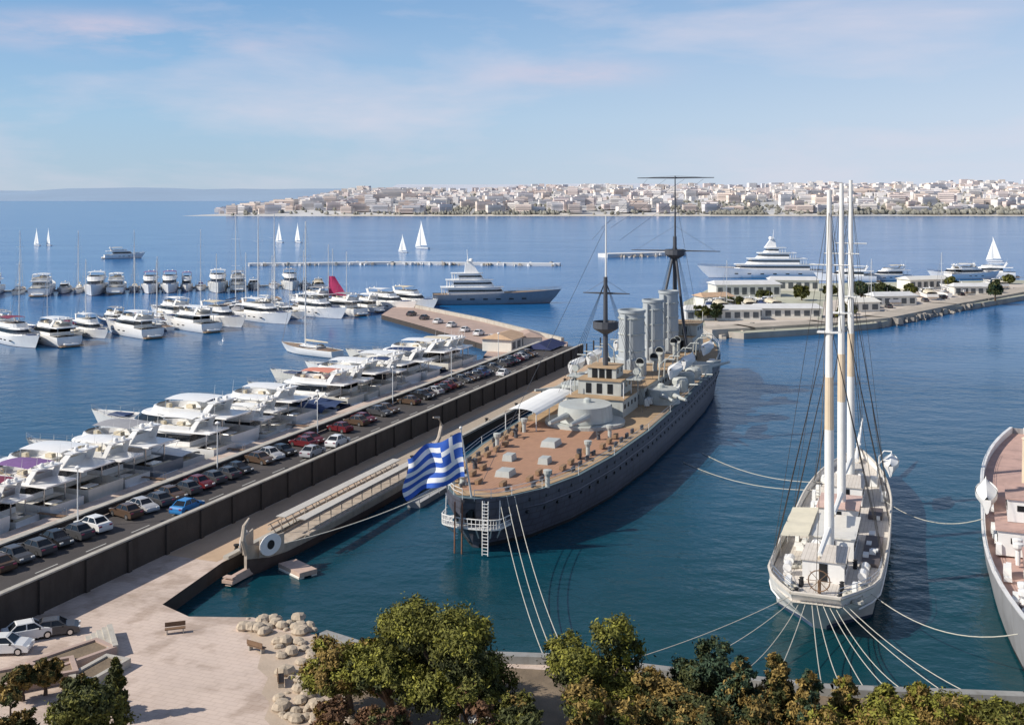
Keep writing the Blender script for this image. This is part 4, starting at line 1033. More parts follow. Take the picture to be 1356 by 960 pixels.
# turrets
def turret(x, y, z, ang, r_, L_, gun, gl, nb=2):
    e = thing('turret', None, None, (x, y, z), ang); e.parent = ship
    mb = MB(); mb.tube((0, 0, -.2), (0, 0, .6), r_ * 1.02, r_ * .98, 24)
    pl_ = [(r_ * L_ * math.cos(a) if abs(math.cos(a)) < .99 else r_ * L_ * math.copysign(1, math.cos(a)), r_ * math.sin(a)) for a in [2 * math.pi * k / 24 for k in range(24)]]
    mb.prism(pl_, scale_plan([(p[0], p[1]) for p in pl_], .93, dx=.2, dxb=.15), .6, .6 + r_ * .55)
    mb.lathe([(.6, 0), (.6, .5), (.35, .7), (.05, .75)], (-r_ * .3, 0, .6 + r_ * .55), n=10)
    mb.build('gun_house', SHIPL, e, smooth=True)
    for k in range(nb):
        yy = (k - (nb - 1) / 2) * r_ * .75
        mb = MB(); mb.path([(r_ * L_ * .85, yy, .6 + r_ * .28), (r_ * L_ + gl * .4, yy, .6 + r_ * .32), (r_ * L_ + gl, yy, .6 + r_ * .38)], [gun * 1.35, gun, gun * .62], 8); mb.build('gun_barrel', SHIPL, e)
turret(46.5, 0, 6.1, math.pi, 4.3, 1.15, .42, 7.5)
turret(123, 0, 8.0, 0, 3.9, 1.15, .42, 7.5)
for x, a in ((67, 2.6), (97, .5)):
    for s in (1, -1): turret(x, s * 7.6, 6.4, s * a, 2.9, 1.1, .34, 5.5)
# superstructure
def house(x0, x1, wd, z0, z1, name='deckhouse', m=SHIPL, windows=True, nose=.12):
    p = plan(x0, x1, wd, nose, tail=1); mb = MB(); mb.prism(p, p, z0, z1); h_ = mb.build(name, m, ship)
    q = scale_plan(p, 1.05, dx=-.3, dxb=-.3); mb = MB(); mb.prism(q, q, z1 + .005, z1 + .16); mb.build('deck_edge', CDECKE, h_)
    if windows:
        mb = MB()
        for i in range(int((x1 - x0) / 2.2)):
            for s in (1, -1): mb.cut().box((x0 + 1.2 + i * 2.2, s * wd, (z0 + z1) / 2 + .25), (.75, .12, .7))
        for y in (-wd * .5, 0, wd * .5): mb.cut().box((x0, y, (z0 + z1) / 2 - .1), (.12, .9, 1.6))
        builds(mb, 'window', DARKW, h_)
    return h_
house(52, 63, 4.6, 6.1, 8.9); house(54.5, 62, 3.6, 9.07, 11.4); house(56, 61, 2.4, 11.57, 13.2, 'aft_bridge')
house(63.5, 110.5, 5.2, 6.2, 9.1, 'midships_deckhouse'); house(108, 118, 4.6, 9.28, 12.2, 'bridge_house'); house(109.5, 117, 5.2, 12.37, 14.6, 'bridge')
house(64, 68, 2.0, 9.28, 11.0)
mb = MB()
for x in (53.2, 58, 62.5):
    for s in (1, -1): mb.cut().tube((x, s * 4.4, 9.0), (x, s * 4.4, 11.5), .08, n=5)
builds(mb, 'awning_post', ALU, ship)
# wing platforms with searchlights
mb = MB()
for s in (1, -1): mb.cut().box((58.5, s * 4.6, 11.45), (3.5, 3.4, .14)); mb.tube((58.5, s * 5.4, 8.9), (58.5, s * 5.4, 11.4), .1, n=5)
builds(mb, 'wing_platform', SHIPL, ship)
for s in (1, -1):
    mb = MB(); mb.tube((58.5, s * 5.2, 11.5), (58.5, s * 5.2, 12.3), .18, n=8); mb.tube((58.1, s * 5.2, 12.6), (59.0, s * 5.2, 12.6), .55, .55, 12); mb.build('searchlight', SHIPL, ship)
# white arched awning on the quay side beside the after turret
mb = MB(); secs2 = []
for i in range(9):
    a = math.pi * i / 8; secs2.append([(x, 7.6 - 2.6 * math.cos(a), 8.5 + .8 * math.sin(a)) for x in (38, 43, 48, 53, 57)])
mb.loft(secs2); mb.build('awning', SAIL, ship)
mb = MB()
for x in (38.2, 44.3, 50.5, 56.8):
    for y in (5.1, 10.0): mb.cut().tube((x, y, 6), (x, y, 8.5), .08, n=5)
builds(mb, 'awning_post', ALU, ship)
# raised after platform round the turret, deck lockers and boats chocks
mb = MB(); mb.lathe([(6.2, 0), (6.2, .5), (5.9, .52), (.1, .55)], (46.5, 0, 6.08), n=32); mb.build('turret_platform', SHIPL, ship)
mb = MB()
rq = random.Random(3)
for i in range(46):
    x = rq.uniform(60, 112); y = rq.choice((-1, 1)) * rq.uniform(5.9, 8.6); s_ = rq.uniform(.5, 1.5)
    mb.cut().box((x, y, 6.4 + (x - 60) * .012 + s_ * .5), (rq.uniform(.6, 2.2), rq.uniform(.6, 1.4), s_), top=(.92, .92))
builds(mb, 'deck_locker', SAIL, ship)
# funnels
for x, r_, zt in ((75.5, 2.35, 20.8), (92, 2.0, 21.2), (106, 2.0, 21.8)):
    mb = MB(); mb.lathe([(r_ * 1.12, 0), (r_ * 1.12, 3.0), (r_, 3.3), (r_ * .97, zt - 9.6), (r_ * 1.06, zt - 9.5), (r_ * 1.06, zt - 9.0), (r_ * .93, zt - 9.0), (r_ * .9, zt - 11)], (x, 0, 9.1), n=28, sx=1.12)
    f_ = mb.build('funnel', FUNG, ship, smooth=True)
    mb = MB()
    for zz_ in (13.5, 16.5, 19.3): mb.lathe([(r_ * 1.0, 0), (r_ * 1.045, .05), (r_ * 1.045, .25), (r_ * 1.0, .3)], (x, 0, zz_), n=28, sx=1.12)
    mb.build('band', SHIPL, f_)
    mb = MB(); mb.cut().tube((x - r_ * 1.25, .5, 10), (x - r_ * 1.2, .5, zt - .6), .2, n=8); mb.cut().tube((x - r_ * 1.25, -.5, 10), (x - r_ * 1.2, -.5, zt - 1.6), .16, n=8); builds(mb, 'steam_pipe', FUNG, f_)
    mb = MB()
    for s in (1, -1): mb.tube((x, s * r_, zt - 2), (x - 4, s * 4.8, 9.4), .03, n=3); mb.tube((x, s * r_, zt - 2), (x + 4, s * 4.8, 9.4), .03, n=3)
    mb.build('stay', SHIPD, f_)
# cowl ventilators
mb = MB()
for x in (70.5, 81, 85.5, 98, 101):
    for s in (1, -1):
        zc = 11.0 + (x % 3) * .35
        mb.cut().tube((x, s * 3.0, 9.2), (x, s * 3.0, zc), .45, .42, 10)
        mb.path([(x, s * 3, zc - .1), (x - .1, s * 3, zc + .5), (x - .5, s * 3, zc + .85), (x - 1.0, s * 3, zc + .9)], [.42, .5, .62, .8], 10)
        mb.mat(1).tube((x - .98, s * 3, zc + .9), (x - 1.02, s * 3, zc + .9), .70, n=12); mb.mat(0)
builds(mb, 'cowl_ventilator', [SHIPL, DARKW], ship, smooth=True)
# masts
def mast(x, zb, zt, r0, yards, plat=None, tripod=False, white=None):
    mb = MB(); mb.tube((x, 0, zb), (x, 0, zb + (zt - zb) * .62), r0, r0 * .72, 10)
    if tripod:
        for s in (1, -1): mb.tube((x - 5, s * 3.6, zb - 3), (x - .3, s * .3, zb + (zt - zb) * .5), r0 * .6, r0 * .5, 8)
    m_ = mb.build('mast', SHIPD, ship, smooth=True)
    mb = MB(); mb.tube((x + .25, 0, zb + (zt - zb) * .56), (x + .25, 0, zt), r0 * .42, r0 * .2, 8); mb.build('topmast', white or SHIPD, m_)
    for zy, half in yards:
        mb = MB(); mb.tube((x + .5, -half, zy), (x + .5, 0, zy), .08, .19, 6); mb.tube((x + .5, 0, zy), (x + .5, half, zy), .19, .08, 6)
        for s in (1, -1): mb.tube((x + .5, s * half * .9, zy), (x + .2, 0, min(zt, zy + half * .55)), .03, n=3)
        mb.build('yard', SHIPD, m_)
    if plat:
        mb = MB(); mb.lathe([(r0, -1.0), (1.9, -.2), (2.1, 0), (2.1, 1.1), (1.95, 1.1), (1.9, .1), (.4, .1)], (x, 0, plat), n=14); mb.build('fighting_top', SHIPD, m_)
    mb = MB()
    for s in (1, -1):
        for dx in (-5, -2.5, 0, 2.5): mb.tube((x + dx, s * (7.5 if zb < 12 else 5.5), 7), (x, 0, zb + (zt - zb) * .6), .035, n=3)
    mb.build('shrouds', SHIPD, m_)
    return m_
mast(58.2, 11.5, 38.0, .46, [(25.2, 4.0)], 19.5, False, ALU)
mast(112.0, 12.0, 45.6, .55, [(29.8, 9.5), (45.2, 8.2)], 29.0, True)
# radio and signal stays between the masts
mb = MB()
for y in (-3, -1, 1, 3): mb.tube((58.4, y * .8, 37 - abs(y)), (112.3, y * 2, 44.9), .03, n=3)
mb.tube((112, 0, 42), (141, 0, 8.6), .04, n=3); mb.tube((58, 0, 36), (4, 0, 7), .035, n=3)
mb.build('wire_aerial', SHIPD, ship)
# ensign staff and jack staff
mb = MB(); mb.tube((1.0, 0, 6.2), (-2.2, 0, 14.8), .13, .07, 8); mb.ball((-2.2, 0, 14.9), .18, 5); mb.build('ensign_staff', SWHITE, ship)
mb = MB(); mb.tube((142.5, 0, 8.4), (143.2, 0, 14), .08, .05, 6); mb.build('jack_staff', SWHITE, ship)
# secondary guns on the side (casemate barrels)
for x in (78, 84, 90):
    for s in (1, -1):
        mb = MB(); mb.lathe([(1.5, 0), (1.5, 2.1), (1.2, 2.5), (.1, 2.6)], (x, s * 8.2, 6.3), n=14); mb.tube((x, s * 9.2, 7.6), (x - 1.2, s * 12.2, 7.9), .17, .1, 8); mb.build('casemate_gun', SHIPL, ship)
mb = MB()
for s in (1, -1):
    for x in (71, 75, 82, 86, 93, 101, 104, 108):
        mb.cut().path([(x, s * 6.0, 9.2), (x, s * 6.2, 12.0), (x, s * 7.2, 13.0), (x, s * 8.8, 13.0)], .13, 5)
builds(mb, 'davit', SHIPL, ship)
# boats on the davits are things of their own
def launch(L=8.5, label='', m=WHITE):
    r = thing('lifeboat', label, 'lifeboat', group='boats hanging on the cruiser')
    secs, deck = hull_secs(L, 2.4, 1.1, .35, rake=.06, wl=.6, tail=.35, draft=.5, n=11, full=1.8); hull_build(r, secs, m, m)
    mb = MB(); mb.loft([[(x, max(.01, b - .1), z - .1), (x, 0, z + .35), (x, -max(.01, b - .1), z - .1)] for x, b, z in deck]); mb.build('canvas_cover', SAIL, r)
    return r
lb0 = launch()
k_ = 0
for x in (71, 82, 101):
    for s, sd in ((-1, 'water side'), (1, 'quay side')):
        o = lb0 if k_ == 0 else copy_tree(lb0); k_ += 1
        o.parent = None; o.location = P(116.5 + x - 3.6 + 3.8 - 4.2, -49.2 - s * 8.9, 10.6); o.rotation_euler = (0, 0, PANG)
        tag(o, 'white covered lifeboat hanging on the cruiser %s, %s funnel' % (sd, {71: 'beside the nearest', 82: 'between first and second', 101: 'beside the farthest'}[x]), 'lifeboat')
# flag: nine stripes with a cross in the hoist corner
FB = M('flag_blue', (.03, .11, .48), .8, .12, 1.5); FWH = M('flag_white', (.78, .79, .82), .8, .06, 1.5)
mb = MB(); NX, NZ = 34, 27; FW_, FH_ = 9.0, 6.0; vs = []
for j in range(NZ + 1):
    for i in range(NX + 1):
        u_, v_ = i / NX, j / NZ
        wv = .55 * math.sin(u_ * 9 - v_ * 2.4) * u_ ** .6 + .22 * math.sin(u_ * 17 + v_ * 5) * u_
        vs.append((u_ * FW_ * .86 + .5 * math.sin(v_ * 5 + u_ * 4) * u_ - .5 * v_, 1.5 * wv, -v_ * FH_ * (1 - .12 * u_) - (u_ ** 1.2) * 3.4 * (1 + .12 * v_) + .25 * math.sin(u_ * 11 + 1)))
mb.v = vs
for j in range(NZ):
    for i in range(NX):
        st_ = j // 3; blue = st_ % 2 == 0
        if i < 12 and j < 15: blue = not (5 <= i < 7 or 6 <= j < 9)
        mb.f.append((j * (NX + 1) + i, j * (NX + 1) + i + 1, (j + 1) * (NX + 1) + i + 1, (j + 1) * (NX + 1) + i)); mb.m.append(0 if blue else 1)
fl = mb.build('flag', [FB, FWH], smooth=True, loc=(0, 0, 0)); 
fo = PD * (-2.1) + ST; fl.location = (fo.x, fo.y, 14.2); fl.rotation_euler = (0, 0, math.pi * .97); fl.scale = (.84, .84, .84)
tag(fl, 'large blue and white striped flag with a white cross, flying at the cruiser stern', 'flag')

# ------------------------------------------------------------------ galley along the quay
GW = M('galley_pine', (.46, .39, .32), .7, .2, .8, streak=.4); GDK = M('galley_dark_hull', (.09, .06, .05), .7, .25, .6, streak=.3)
GPLK = band_mat('galley_canopy_planks', (.56, .53, .48), (.32, .29, .26), .9, 'X', .8, .85)
GL = 50.0
gal = thing('galley', 'long narrow wooden galley moored along the quay with a white eye on its bow', 'galley', P(100.6 + GL, -68.6, 0), PANG + math.pi)
gs = []
for i in range(17):
    u_ = i / 16; x = u_ * GL
    b = 1.9 * math.sin(math.pi * min(1, .12 + u_ * .80)) ** .55; b = max(.12, b * (1 if u_ < .93 else (1 - (u_ - .93) / .07 * .8)))
    zd = 2.0 + 1.6 * max(0, (u_ - .86) / .14) ** 2 + 2.2 * max(0, (.14 - u_) / .14) ** 2
    p = [(x, b, zd), (x, b * .98, zd * .55), (x, b * .8, .25), (x, b * .75, 0), (x, b * .3, -.8)]
    gs.append(p + [(a, -c, d) for a, c, d in reversed(p)])
mb = MB(); n = len(gs[0]); mb.v = [q for p in gs for q in p]
for i in range(len(gs) - 1):
    for k in range(n - 1): mb.f.append((i * n + k, i * n + k + 1, (i + 1) * n + k + 1, (i + 1) * n + k)); mb.m.append(0 if k in (0, n - 2) else 1)
mb.f += [tuple(range(n)), tuple(range((len(gs) - 1) * n, len(gs) * n))]; mb.m += [0, 0]
mb.build('hull', [GW, GDK], gal, smooth=True)
mb = MB(); mb.loft([[(p[0][0], p[0][1] - .05, p[0][2] - .25), (p[0][0], -p[0][1] + .05, p[0][2] - .25)] for p in gs]); mb.build('deck', GW, gal)
for s in (1, -1):
    mb = MB(); mb.box((GL * .5, s * 2.55, 2.5), (GL * .66, .5, .22)); mb.box((GL * .5, s * 2.75, 3.0), (GL * .66, .09, .12))
    for k in range(22):
        x = GL * .18 + k * GL * .0305; mb.tube((x, s * 1.8, 1.9), (x, s * 2.7, 3.0), .06, n=4)
    mb.build('outrigger', GW, gal)
    mb = MB(); mb.box((GL * .52, s * 1.35, 3.95), (GL * .60, 1.25, .10)); mb.build('canopy_deck', GPLK, gal)
    mb = MB()
    for k in range(12): x = GL * .23 + k * GL * .052; mb.cut().tube((x, s * 1.8, 2.0), (x, s * 1.8, 3.95), .07, n=5)
    builds(mb, 'canopy_post', GW, gal)
mb = MB(); mb.path([(1.5, 0, 3.4), (-.6, 0, 4.8), (-1.4, 0, 6.4), (-.4, 0, 7.8), (1.6, 0, 8.2)], [.35, .32, .28, .22, .12], 7); mb.build('stern_post', GW, gal)
mb = MB(); mb.path([(GL - .3, 0, 2.4), (GL + .5, 0, 4.2), (GL + .2, 0, 5.6), (GL - .7, 0, 6.2)], [.35, .3, .24, .12], 7); mb.build('stem_post', GW, gal)
RAMM = M('ram_bronze', (.55, .40, .32), .5, .15, 1.5)
mb = MB(); mb.box((GL + .9, 0, .55), (4.6, .7, .8), top=(.9, .7)); mb.box((GL + 2.9, 0, .60), (.9, 1.3, .34)); mb.box((GL + 2.9, 0, 1.0), (.7, 1.2, .14)); mb.build('ram', RAMM, gal)
# bow screens carrying the painted eyes
for s in (1, -1):
    mb = MB(); mb.box((GL * .945, s * 1.55, 2.9), (3.4, .16, 1.9), rz=-s * .28); mb.build('bow_screen', GW, gal)
    ey = MB(); ey.lathe([(.02, 0), (1.5, .0), (1.5, .10), (.02, .10)], (0, 0, 0), n=24, sy=.78)
    e = ey.build('eye', WHITE, gal); e.location = (GL * .955, s * 1.66, 3.1); e.rotation_euler = (rad(-90 if s > 0 else 90), 0, -s * .28)
    pu = MB(); pu.lathe([(.02, .101), (.5, .101), (.5, .14), (.02, .14)], n=16); pu.build('pupil', BLACK, e)
mb = MB()
for s in (1, -1): mb.cut().path([(1.5, s * 2.0, 3.2), (.6, s * 2.3, 1.2), (0, s * 2.4, -.4)], [.12, .16, .28], 6)
builds(mb, 'steering_oar', GW, gal)
# floating gangway behind the galley, toward the cruiser stern
fg = thing('floating_walkway', 'narrow grey floating walkway between the galley and the cruiser', 'walkway', P(131, -63.2, 0), PANG - .01)
mb = MB()
for k in range(6): mb.box((k * 6.1 + 3, 0, .35), (5.9, 1.9, .8))
mb.build('float', M('walkway_grey', (.36, .36, .36), .85, .15, .5), fg)
mb = MB()
for s in (1, -1):
    mb.tube((0, s * .9, 1.7), (36, s * .9, 1.7), .04, n=4)
    for k in range(13): mb.tube((k * 3, s * .9, .7), (k * 3, s * .9, 1.7), .04, n=4)
mb.build('handrail', CHROME, fg)
# small white pontoon slab under the galley bow
sp_ = thing('work_raft', 'pale low work raft floating beside the galley bow', 'raft', P(104.0, -64.2, 0), PANG + 1.1)
mb = MB(); mb.box((0, 0, .45), (4.4, 2.2, .5)); mb.build('deck', RAMM, sp_)
mb = MB()
for s in (1, -1): mb.tube((-2.1, s * .8, .12), (2.1, s * .8, .12), .35, n=10)
mb.build('float', WHITE2, sp_)

# ------------------------------------------------------------------ three masted sailing ship (stern toward the trees)
SDECK = band_mat('sailing_ship_deck', (.64, .59, .53), (.46, .41, .36), .8, 'Y', .8, .92, .12)
SWALL = M('sailing_ship_white', (.80, .79, .77), .4, .06, .5, streak=.25)
BUFF = M('buff_mast', (.72, .58, .42), .5, .1, .5)
MWHITE = M('mast_white', (.82, .81, .78), .45, .05, .6)
dS = Vector((.385, 1, 0)).normalized(); aS = math.atan2(dS.y, dS.x)
SS = Vector((28.0, 101.0, 0))
ss = thing('sailing_ship', 'white three masted sailing ship moored stern toward the trees with many lines', 'sailing ship', SS, aS)
SL, SB = 63.0, 11.2
secs, sdk = [], []
for i in range(25):
    u_ = i / 24; x = u_ * SL
    if u_ < .14: bb = SB / 2 * (.40 + .56 * math.sin(u_ / .14 * math.pi / 2))
    elif u_ < .55: bb = SB / 2 * (.96 + .04 * math.sin((u_ - .14) / .41 * math.pi))
    else: bb = SB / 2 * max(.02, .96 * (1 - ((u_ - .55) / .45) ** 2.2))
    zd = 4.3 - 1.1 * math.sin(min(1, u_ / .8) * math.pi * .8) + 2.0 * max(0, (u_ - .45)) ** 1.5
    wl = bb * (.86 if u_ > .12 else .30 + u_ / .12 * .56); lift = max(0, .14 - u_) / .14
    ov = 3.6 * lift; rk = 3.2 * max(0, (u_ - .8) / .2) ** 1.6
    p = [(x, bb, zd), (x + ov * .35 - rk * .3, bb * .98, zd * .62), (x + ov * .8 - rk * .7, bb * .45 + wl * .5, 1.2), (x + ov - rk, wl, .35), (x + ov - rk, wl * .96, -.05), (x + ov - rk, wl * .4, -1.6)]
    secs.append(p + [(a, -c, d) for a, c, d in reversed(p)]); sdk.append((x, bb, zd))
mb = MB(); n = len(secs[0]); mb.v = [q for p in secs for q in p]
for i in range(len(secs) - 1):
    for k in range(n - 1): mb.f.append((i * n + k, i * n + k + 1, (i + 1) * n + k + 1, (i + 1) * n + k)); mb.m.append(1 if 3 <= k <= n - 5 else 0)
mb.f.append(tuple(range(n))); mb.m.append(0)
mb.build('hull', [SWALL, M('blue_boot_top', (.06, .09, .16), .6, .2, 1)], ss, smooth=True)
deck_build(ss, sdk, SDECK, .85, .16)
mb = MB()
for s in (1, -1): mb.path([(x, s * max(.02, b - .02), z + .03) for x, b, z in sdk], .17, 5)
mb.path([(0, sdk[0][1] * k / 3, sdk[0][2] + .03) for k in range(-3, 4)], .17, 5)
mb.build('bulwark_cap', M('pale_rail', (.62, .57, .50), .5, .15, 1), ss)
mb = MB()
for s in (1, -1): mb.path([(x + .4, s * (b * .985 + .03), z * .60) for x, b, z in sdk[1:-2]], .10, 4)
mb.build('rubbing_strake', SWALL, ss)
mb = MB()
for i in range(15):
    x = 8 + i * 3.0; b = min(sdk, key=lambda d: abs(d[0] - x))
    for s in (1, -1): mb.cut().tube((x, s * (b[1] * .9), b[2] * .52), (x, s * (b[1] * .985 + .02), b[2] * .52), .22, n=8)
builds(mb, 'porthole', DARKW, ss)
rail_build(ss, sdk, .9, .035, 0, 14, CHROME, 'stern_rail', .2)
zdk = lambda x: min(sdk, key=lambda d: abs(d[0] - x))[2] - .8
def ss_house(x0, x1, y, wd, hh, m=SWALL, roof=SDECK, name='deckhouse', rf=True):
    z = zdk((x0 + x1) / 2); p = [(x0, y - wd), (x1, y - wd), (x1, y + wd), (x0, y + wd)]
    mb = MB(); mb.prism(p, p, z, z + hh); h_ = mb.build(name, m, ss)
    q = [(x0 - .2, y - wd - .2), (x1 + .2, y - wd - .2), (x1 + .2, y + wd + .2), (x0 - .2, y + wd + .2)]
    mb = MB(); mb.prism(q, q, z + hh + .005, z + hh + .14); mb.build('roof', roof, h_)
    mb = MB(); k_ = max(1, int((x1 - x0) / 1.4))
    for i in range(k_):
        for s in (1, -1): mb.cut().box((x0 + (i + .5) * (x1 - x0) / k_, y + s * wd, z + hh * .58), (.6, .1, .6))
    mb.cut().box((x0, y, z + hh * .5), (.1, .8, hh * .8)); builds(mb, 'window', DARKW, h_); return h_
ss_house(7.5, 12.5, 0, 2.0, 2.2); ss_house(16.5, 25, 0, 2.3, 2.3, roof=WHITE2, name='main_deckhouse'); ss_house(27.5, 33.5, .2, 2.2, 2.6, roof=M('pink_roof', (.62, .44, .38), .8, .12, 1), name='charthouse'); ss_house(38, 44, 0, 1.9, 2.2)
ss_house(46.5, 50, 0, 1.4, 2.0)
rq = random.Random(12); mb = MB()
for i in range(34):
    x = rq.choice((rq.uniform(1.5, 48), rq.uniform(13, 48))); y = rq.uniform(2.6, 4.3) * rq.choice((1, -1)); s_ = rq.uniform(.35, 1.2)
    mb.cut().box((x, y * (.8 if x < 5 else 1), zdk(x) + s_ / 2), (rq.uniform(.5, 1.9), rq.uniform(.4, 1.0), s_), top=(rq.uniform(.7, .95), .9))
builds(mb, 'deck_locker', SAIL, ss)
# cream awning on the port (left) side and boat skids
mb = MB(); secs2 = [[(14.5 + 11.5 * i / 6, 2.2 + 2.9 * j / 5, zdk(18) + 2.75 - .25 * (j / 5) - .10 * math.sin(math.pi * i / 6 * 3) ** 2) for j in range(6)] for i in range(7)]
mb.loft(secs2); mb.build('awning', M('cream_awning', (.66, .61, .48), .85, .08, .8), ss)
mb = MB()
for x in (14.6, 20.2, 25.9):
    for y in (2.3, 5.0): mb.cut().tube((x, y, zdk(18)), (x, y, zdk(18) + 2.6), .05, n=5)
builds(mb, 'awning_post', CHROME, ss)
GANG = M('dark_hatch', (.10, .085, .09), .7, .2, 1)
mb = MB(); mb.cut().box((20, -4.0, zdk(20) + .30), (10, 1.8, .5)); mb.cut().box((35.5, -3.6, zdk(30) + .3), (3.5, 1.6, .5)); builds(mb, 'hatch_cover', GANG, ss)
# deck gear on the poop
rr = random.Random(31)
mb = MB(); mb.tube((3.6, 0, zdk(3)), (3.6, 0, zdk(3) + 1.2), .16, n=8)
mb.path([(3.3, 1.0 * math.cos(a), zdk(3) + 1.25 + 1.0 * math.sin(a)) for a in [k * math.pi / 8 for k in range(17)]], .06, 5)
for k in range(8): a = k * math.pi / 4; mb.tube((3.3, 0, zdk(3) + 1.25), (3.3, 1.2 * math.cos(a), zdk(3) + 1.25 + 1.2 * math.sin(a)), .035, n=4)
mb.build('steering_wheel', WOOD, ss)
mb = MB()
for x, y in ((5.6, 1.9), (5.6, -1.9), (14, 2.6), (14, -2.6), (2.0, 2.0), (2.0, -2.0)):
    mb.cut()
    for d_ in (-.35, .35): mb.lathe([(.22, 0), (.18, .6), (.27, .65), (.05, .75)], (x + d_, y, zdk(x)), n=8)
builds(mb, 'mooring_bitts', BLACK, ss)
mb = MB()
for x, y in ((9, 3.6), (11.9, 3.7), (9, -3.6), (11.9, -3.7)): mb.cut().tube((x - .65, y, zdk(x) + .75), (x + .65, y, zdk(x) + .75), .42, n=12); mb.box((x, y, zdk(x) + .16), (1.2, .7, .3))
builds(mb, 'liferaft_canister', WHITE, ss)
mb = MB()
for i in range(16):
    x = rr.uniform(1.8, 15); y = rr.choice((-1, 1)) * rr.uniform(2.4, 4.0)
    mb.cut().lathe([(.55, 0), (.6, .12), (.5, .3), (.25, .3), (.2, .1)], (x, y, zdk(x) + .02), n=10)
builds(mb, 'rope_coil', ROPE, ss)
mb = MB(); mb.cut().box((13.7, 0, zdk(13) + .4), (1.4, 1.6, .8), top=(.8, .8)); mb.cut().box((26.2, 0, zdk(26) + .4), (1.6, 1.8, .8), top=(.8, .8)); mb.cut().box((35.5, 0, zdk(35) + .45), (2.2, 2.0, .9), top=(.8, .8)); builds(mb, 'skylight', WOOD, ss)
mb = MB()
for x, y in ((15, 1.4), (15, -1.4), (34.4, 1.6), (45, -1.4), (45, 1.4)):
    z = zdk(x); mb.cut().tube((x, y, z), (x, y, z + 1.5), .22, n=8); mb.path([(x, y, z + 1.4), (x - .1, y, z + 1.8), (x - .6, y, z + 2.0)], [.24, .34, .48], 8)
builds(mb, 'cowl_ventilator', SWALL, ss)
mb = MB()
for x in (48, 52.2): mb.cut().path([(x, -3.2, zdk(x)), (x, -3.3, zdk(x) + 2.6), (x, -3.9, zdk(x) + 3.4), (x, -4.9, zdk(x) + 3.4)], .1, 5)
builds(mb, 'davit', SWALL, ss)
# ship masts
def ss_mast(x, top, gaff=True):
    z0 = zdk(x); mb = MB(); mb.tube((x, 0, z0), (x, 0, z0 + (top - z0) * .36), .52, .48, 12); lower = mb.build('mast', MWHITE, ss, smooth=True)
    mb = MB(); mb.tube((x, 0, z0 + (top - z0) * .36), (x, 0, z0 + (top - z0) * .50), .48, .44, 12); mb.build('buff_band', BUFF, lower)
    mb = MB(); mb.tube((x, 0, z0 + (top - z0) * .50), (x, 0, top), .42, .24, 10); mb.build('topmast', MWHITE, lower)
    mb = MB(); zt = z0 + (top - z0) * .62; mb.box((x, 0, zt), (1.0, 2.4, .15)); mb.tube((x, -2.0, zt + 7), (x, 2.0, zt + 7), .07, n=5); mb.build('spreader', MWHITE, lower)
    mb = MB(); b = min(sdk, key=lambda d: abs(d[0] - x))
    for s in (1, -1):
        for d_ in (-1.6, -.6, .4): mb.tube((x + d_, s * b[1], b[2]), (x, s * .3, zt), .035, n=3)
        mb.tube((x - 2.4, s * b[1], b[2]), (x, 0, top - 1), .03, n=3); mb.tube((x, s * 1.2, zt), (x, 0, top - .5), .03, n=3)
        for q in range(1, 9): zz_ = b[2] + (zt - b[2]) * q / 10; yy = s * (b[1] + (.3 - b[1]) * q / 10); mb.tube((x - 1.6 * (1 - q / 10), yy, zz_), (x + .4 * (1 - q / 10), yy, zz_), .02, n=3)
    mb.build('shrouds', ROPED, lower)
    if gaff:
        mb = MB(); mb.tube((x - .5, 0, z0 + 3.4), (x - 11, 0, z0 + 3.9), .20, .14, 8); mb.build('boom', BUFF, lower)
        mb = MB(); secs2 = [[(x - .8 - 9.6 * i / 7, .34 * (1 - .3 * i / 7) * math.cos(a), z0 + 3.75 + .05 * i + .38 * (1 - .35 * i / 7) * math.sin(a)) for a in [k * math.pi / 3 for k in range(6)]] for i in range(8)]
        mb.loft(secs2, closed=True, caps=True); mb.build('furled_sail', SAIL, lower)
    return lower
ss_mast(14.2, 41.8); ss_mast(30.5, 42.7); ss_mast(46, 43.3)
mb = MB(); zb = sdk[-1][2]; mb.tube((SL - 6, 0, zb - .4), (SL + 9, 0, zb + 2.6), .34, .14, 10); mb.build('bowsprit', MWHITE, ss)
mb = MB()
for zt_, xe in ((24, SL + 2), (30, SL + 5), (38, SL + 8.5)): mb.tube((46, 0, zt_), (xe, 0, zb + 1.2 + (xe - SL) * .16), .045, n=3)
mb.tube((30.5, 0, 40), (46, 0, 25), .035, n=3); mb.tube((14.2, 0, 40), (30.5, 0, 25), .035, n=3); mb.tube((14.2, 0, 40), (.3, 0, sdk[0][2] + .2), .04, n=3)
mb.build('stays', ROPED, ss)
mb = MB(); secs2 = [[(SL - 1 + 7 * i / 5, .35 * (1 - .6 * i / 5) * math.cos(a), zb + .8 + 1.3 * i / 5 + .32 * math.sin(a)) for a in [k * math.pi / 3 for k in range(6)]] for i in range(6)]
mb.loft(secs2, closed=True, caps=True); mb.build('furled_jib', SAIL, ss)
# boat hanging off the starboard bow quarter
o = copy_tree(lb0); tag(o, 'white boat hung outboard at the far right end of the sailing ship', 'lifeboat', 'boats on the sailing ship'); v = SS + dS * 46 + Vector((dS.y, -dS.x, 0)) * 4.9; o.location = (v.x, v.y, 5.15); o.rotation_euler = (0, 0, aS)
o.scale = (.75, .85, .9)

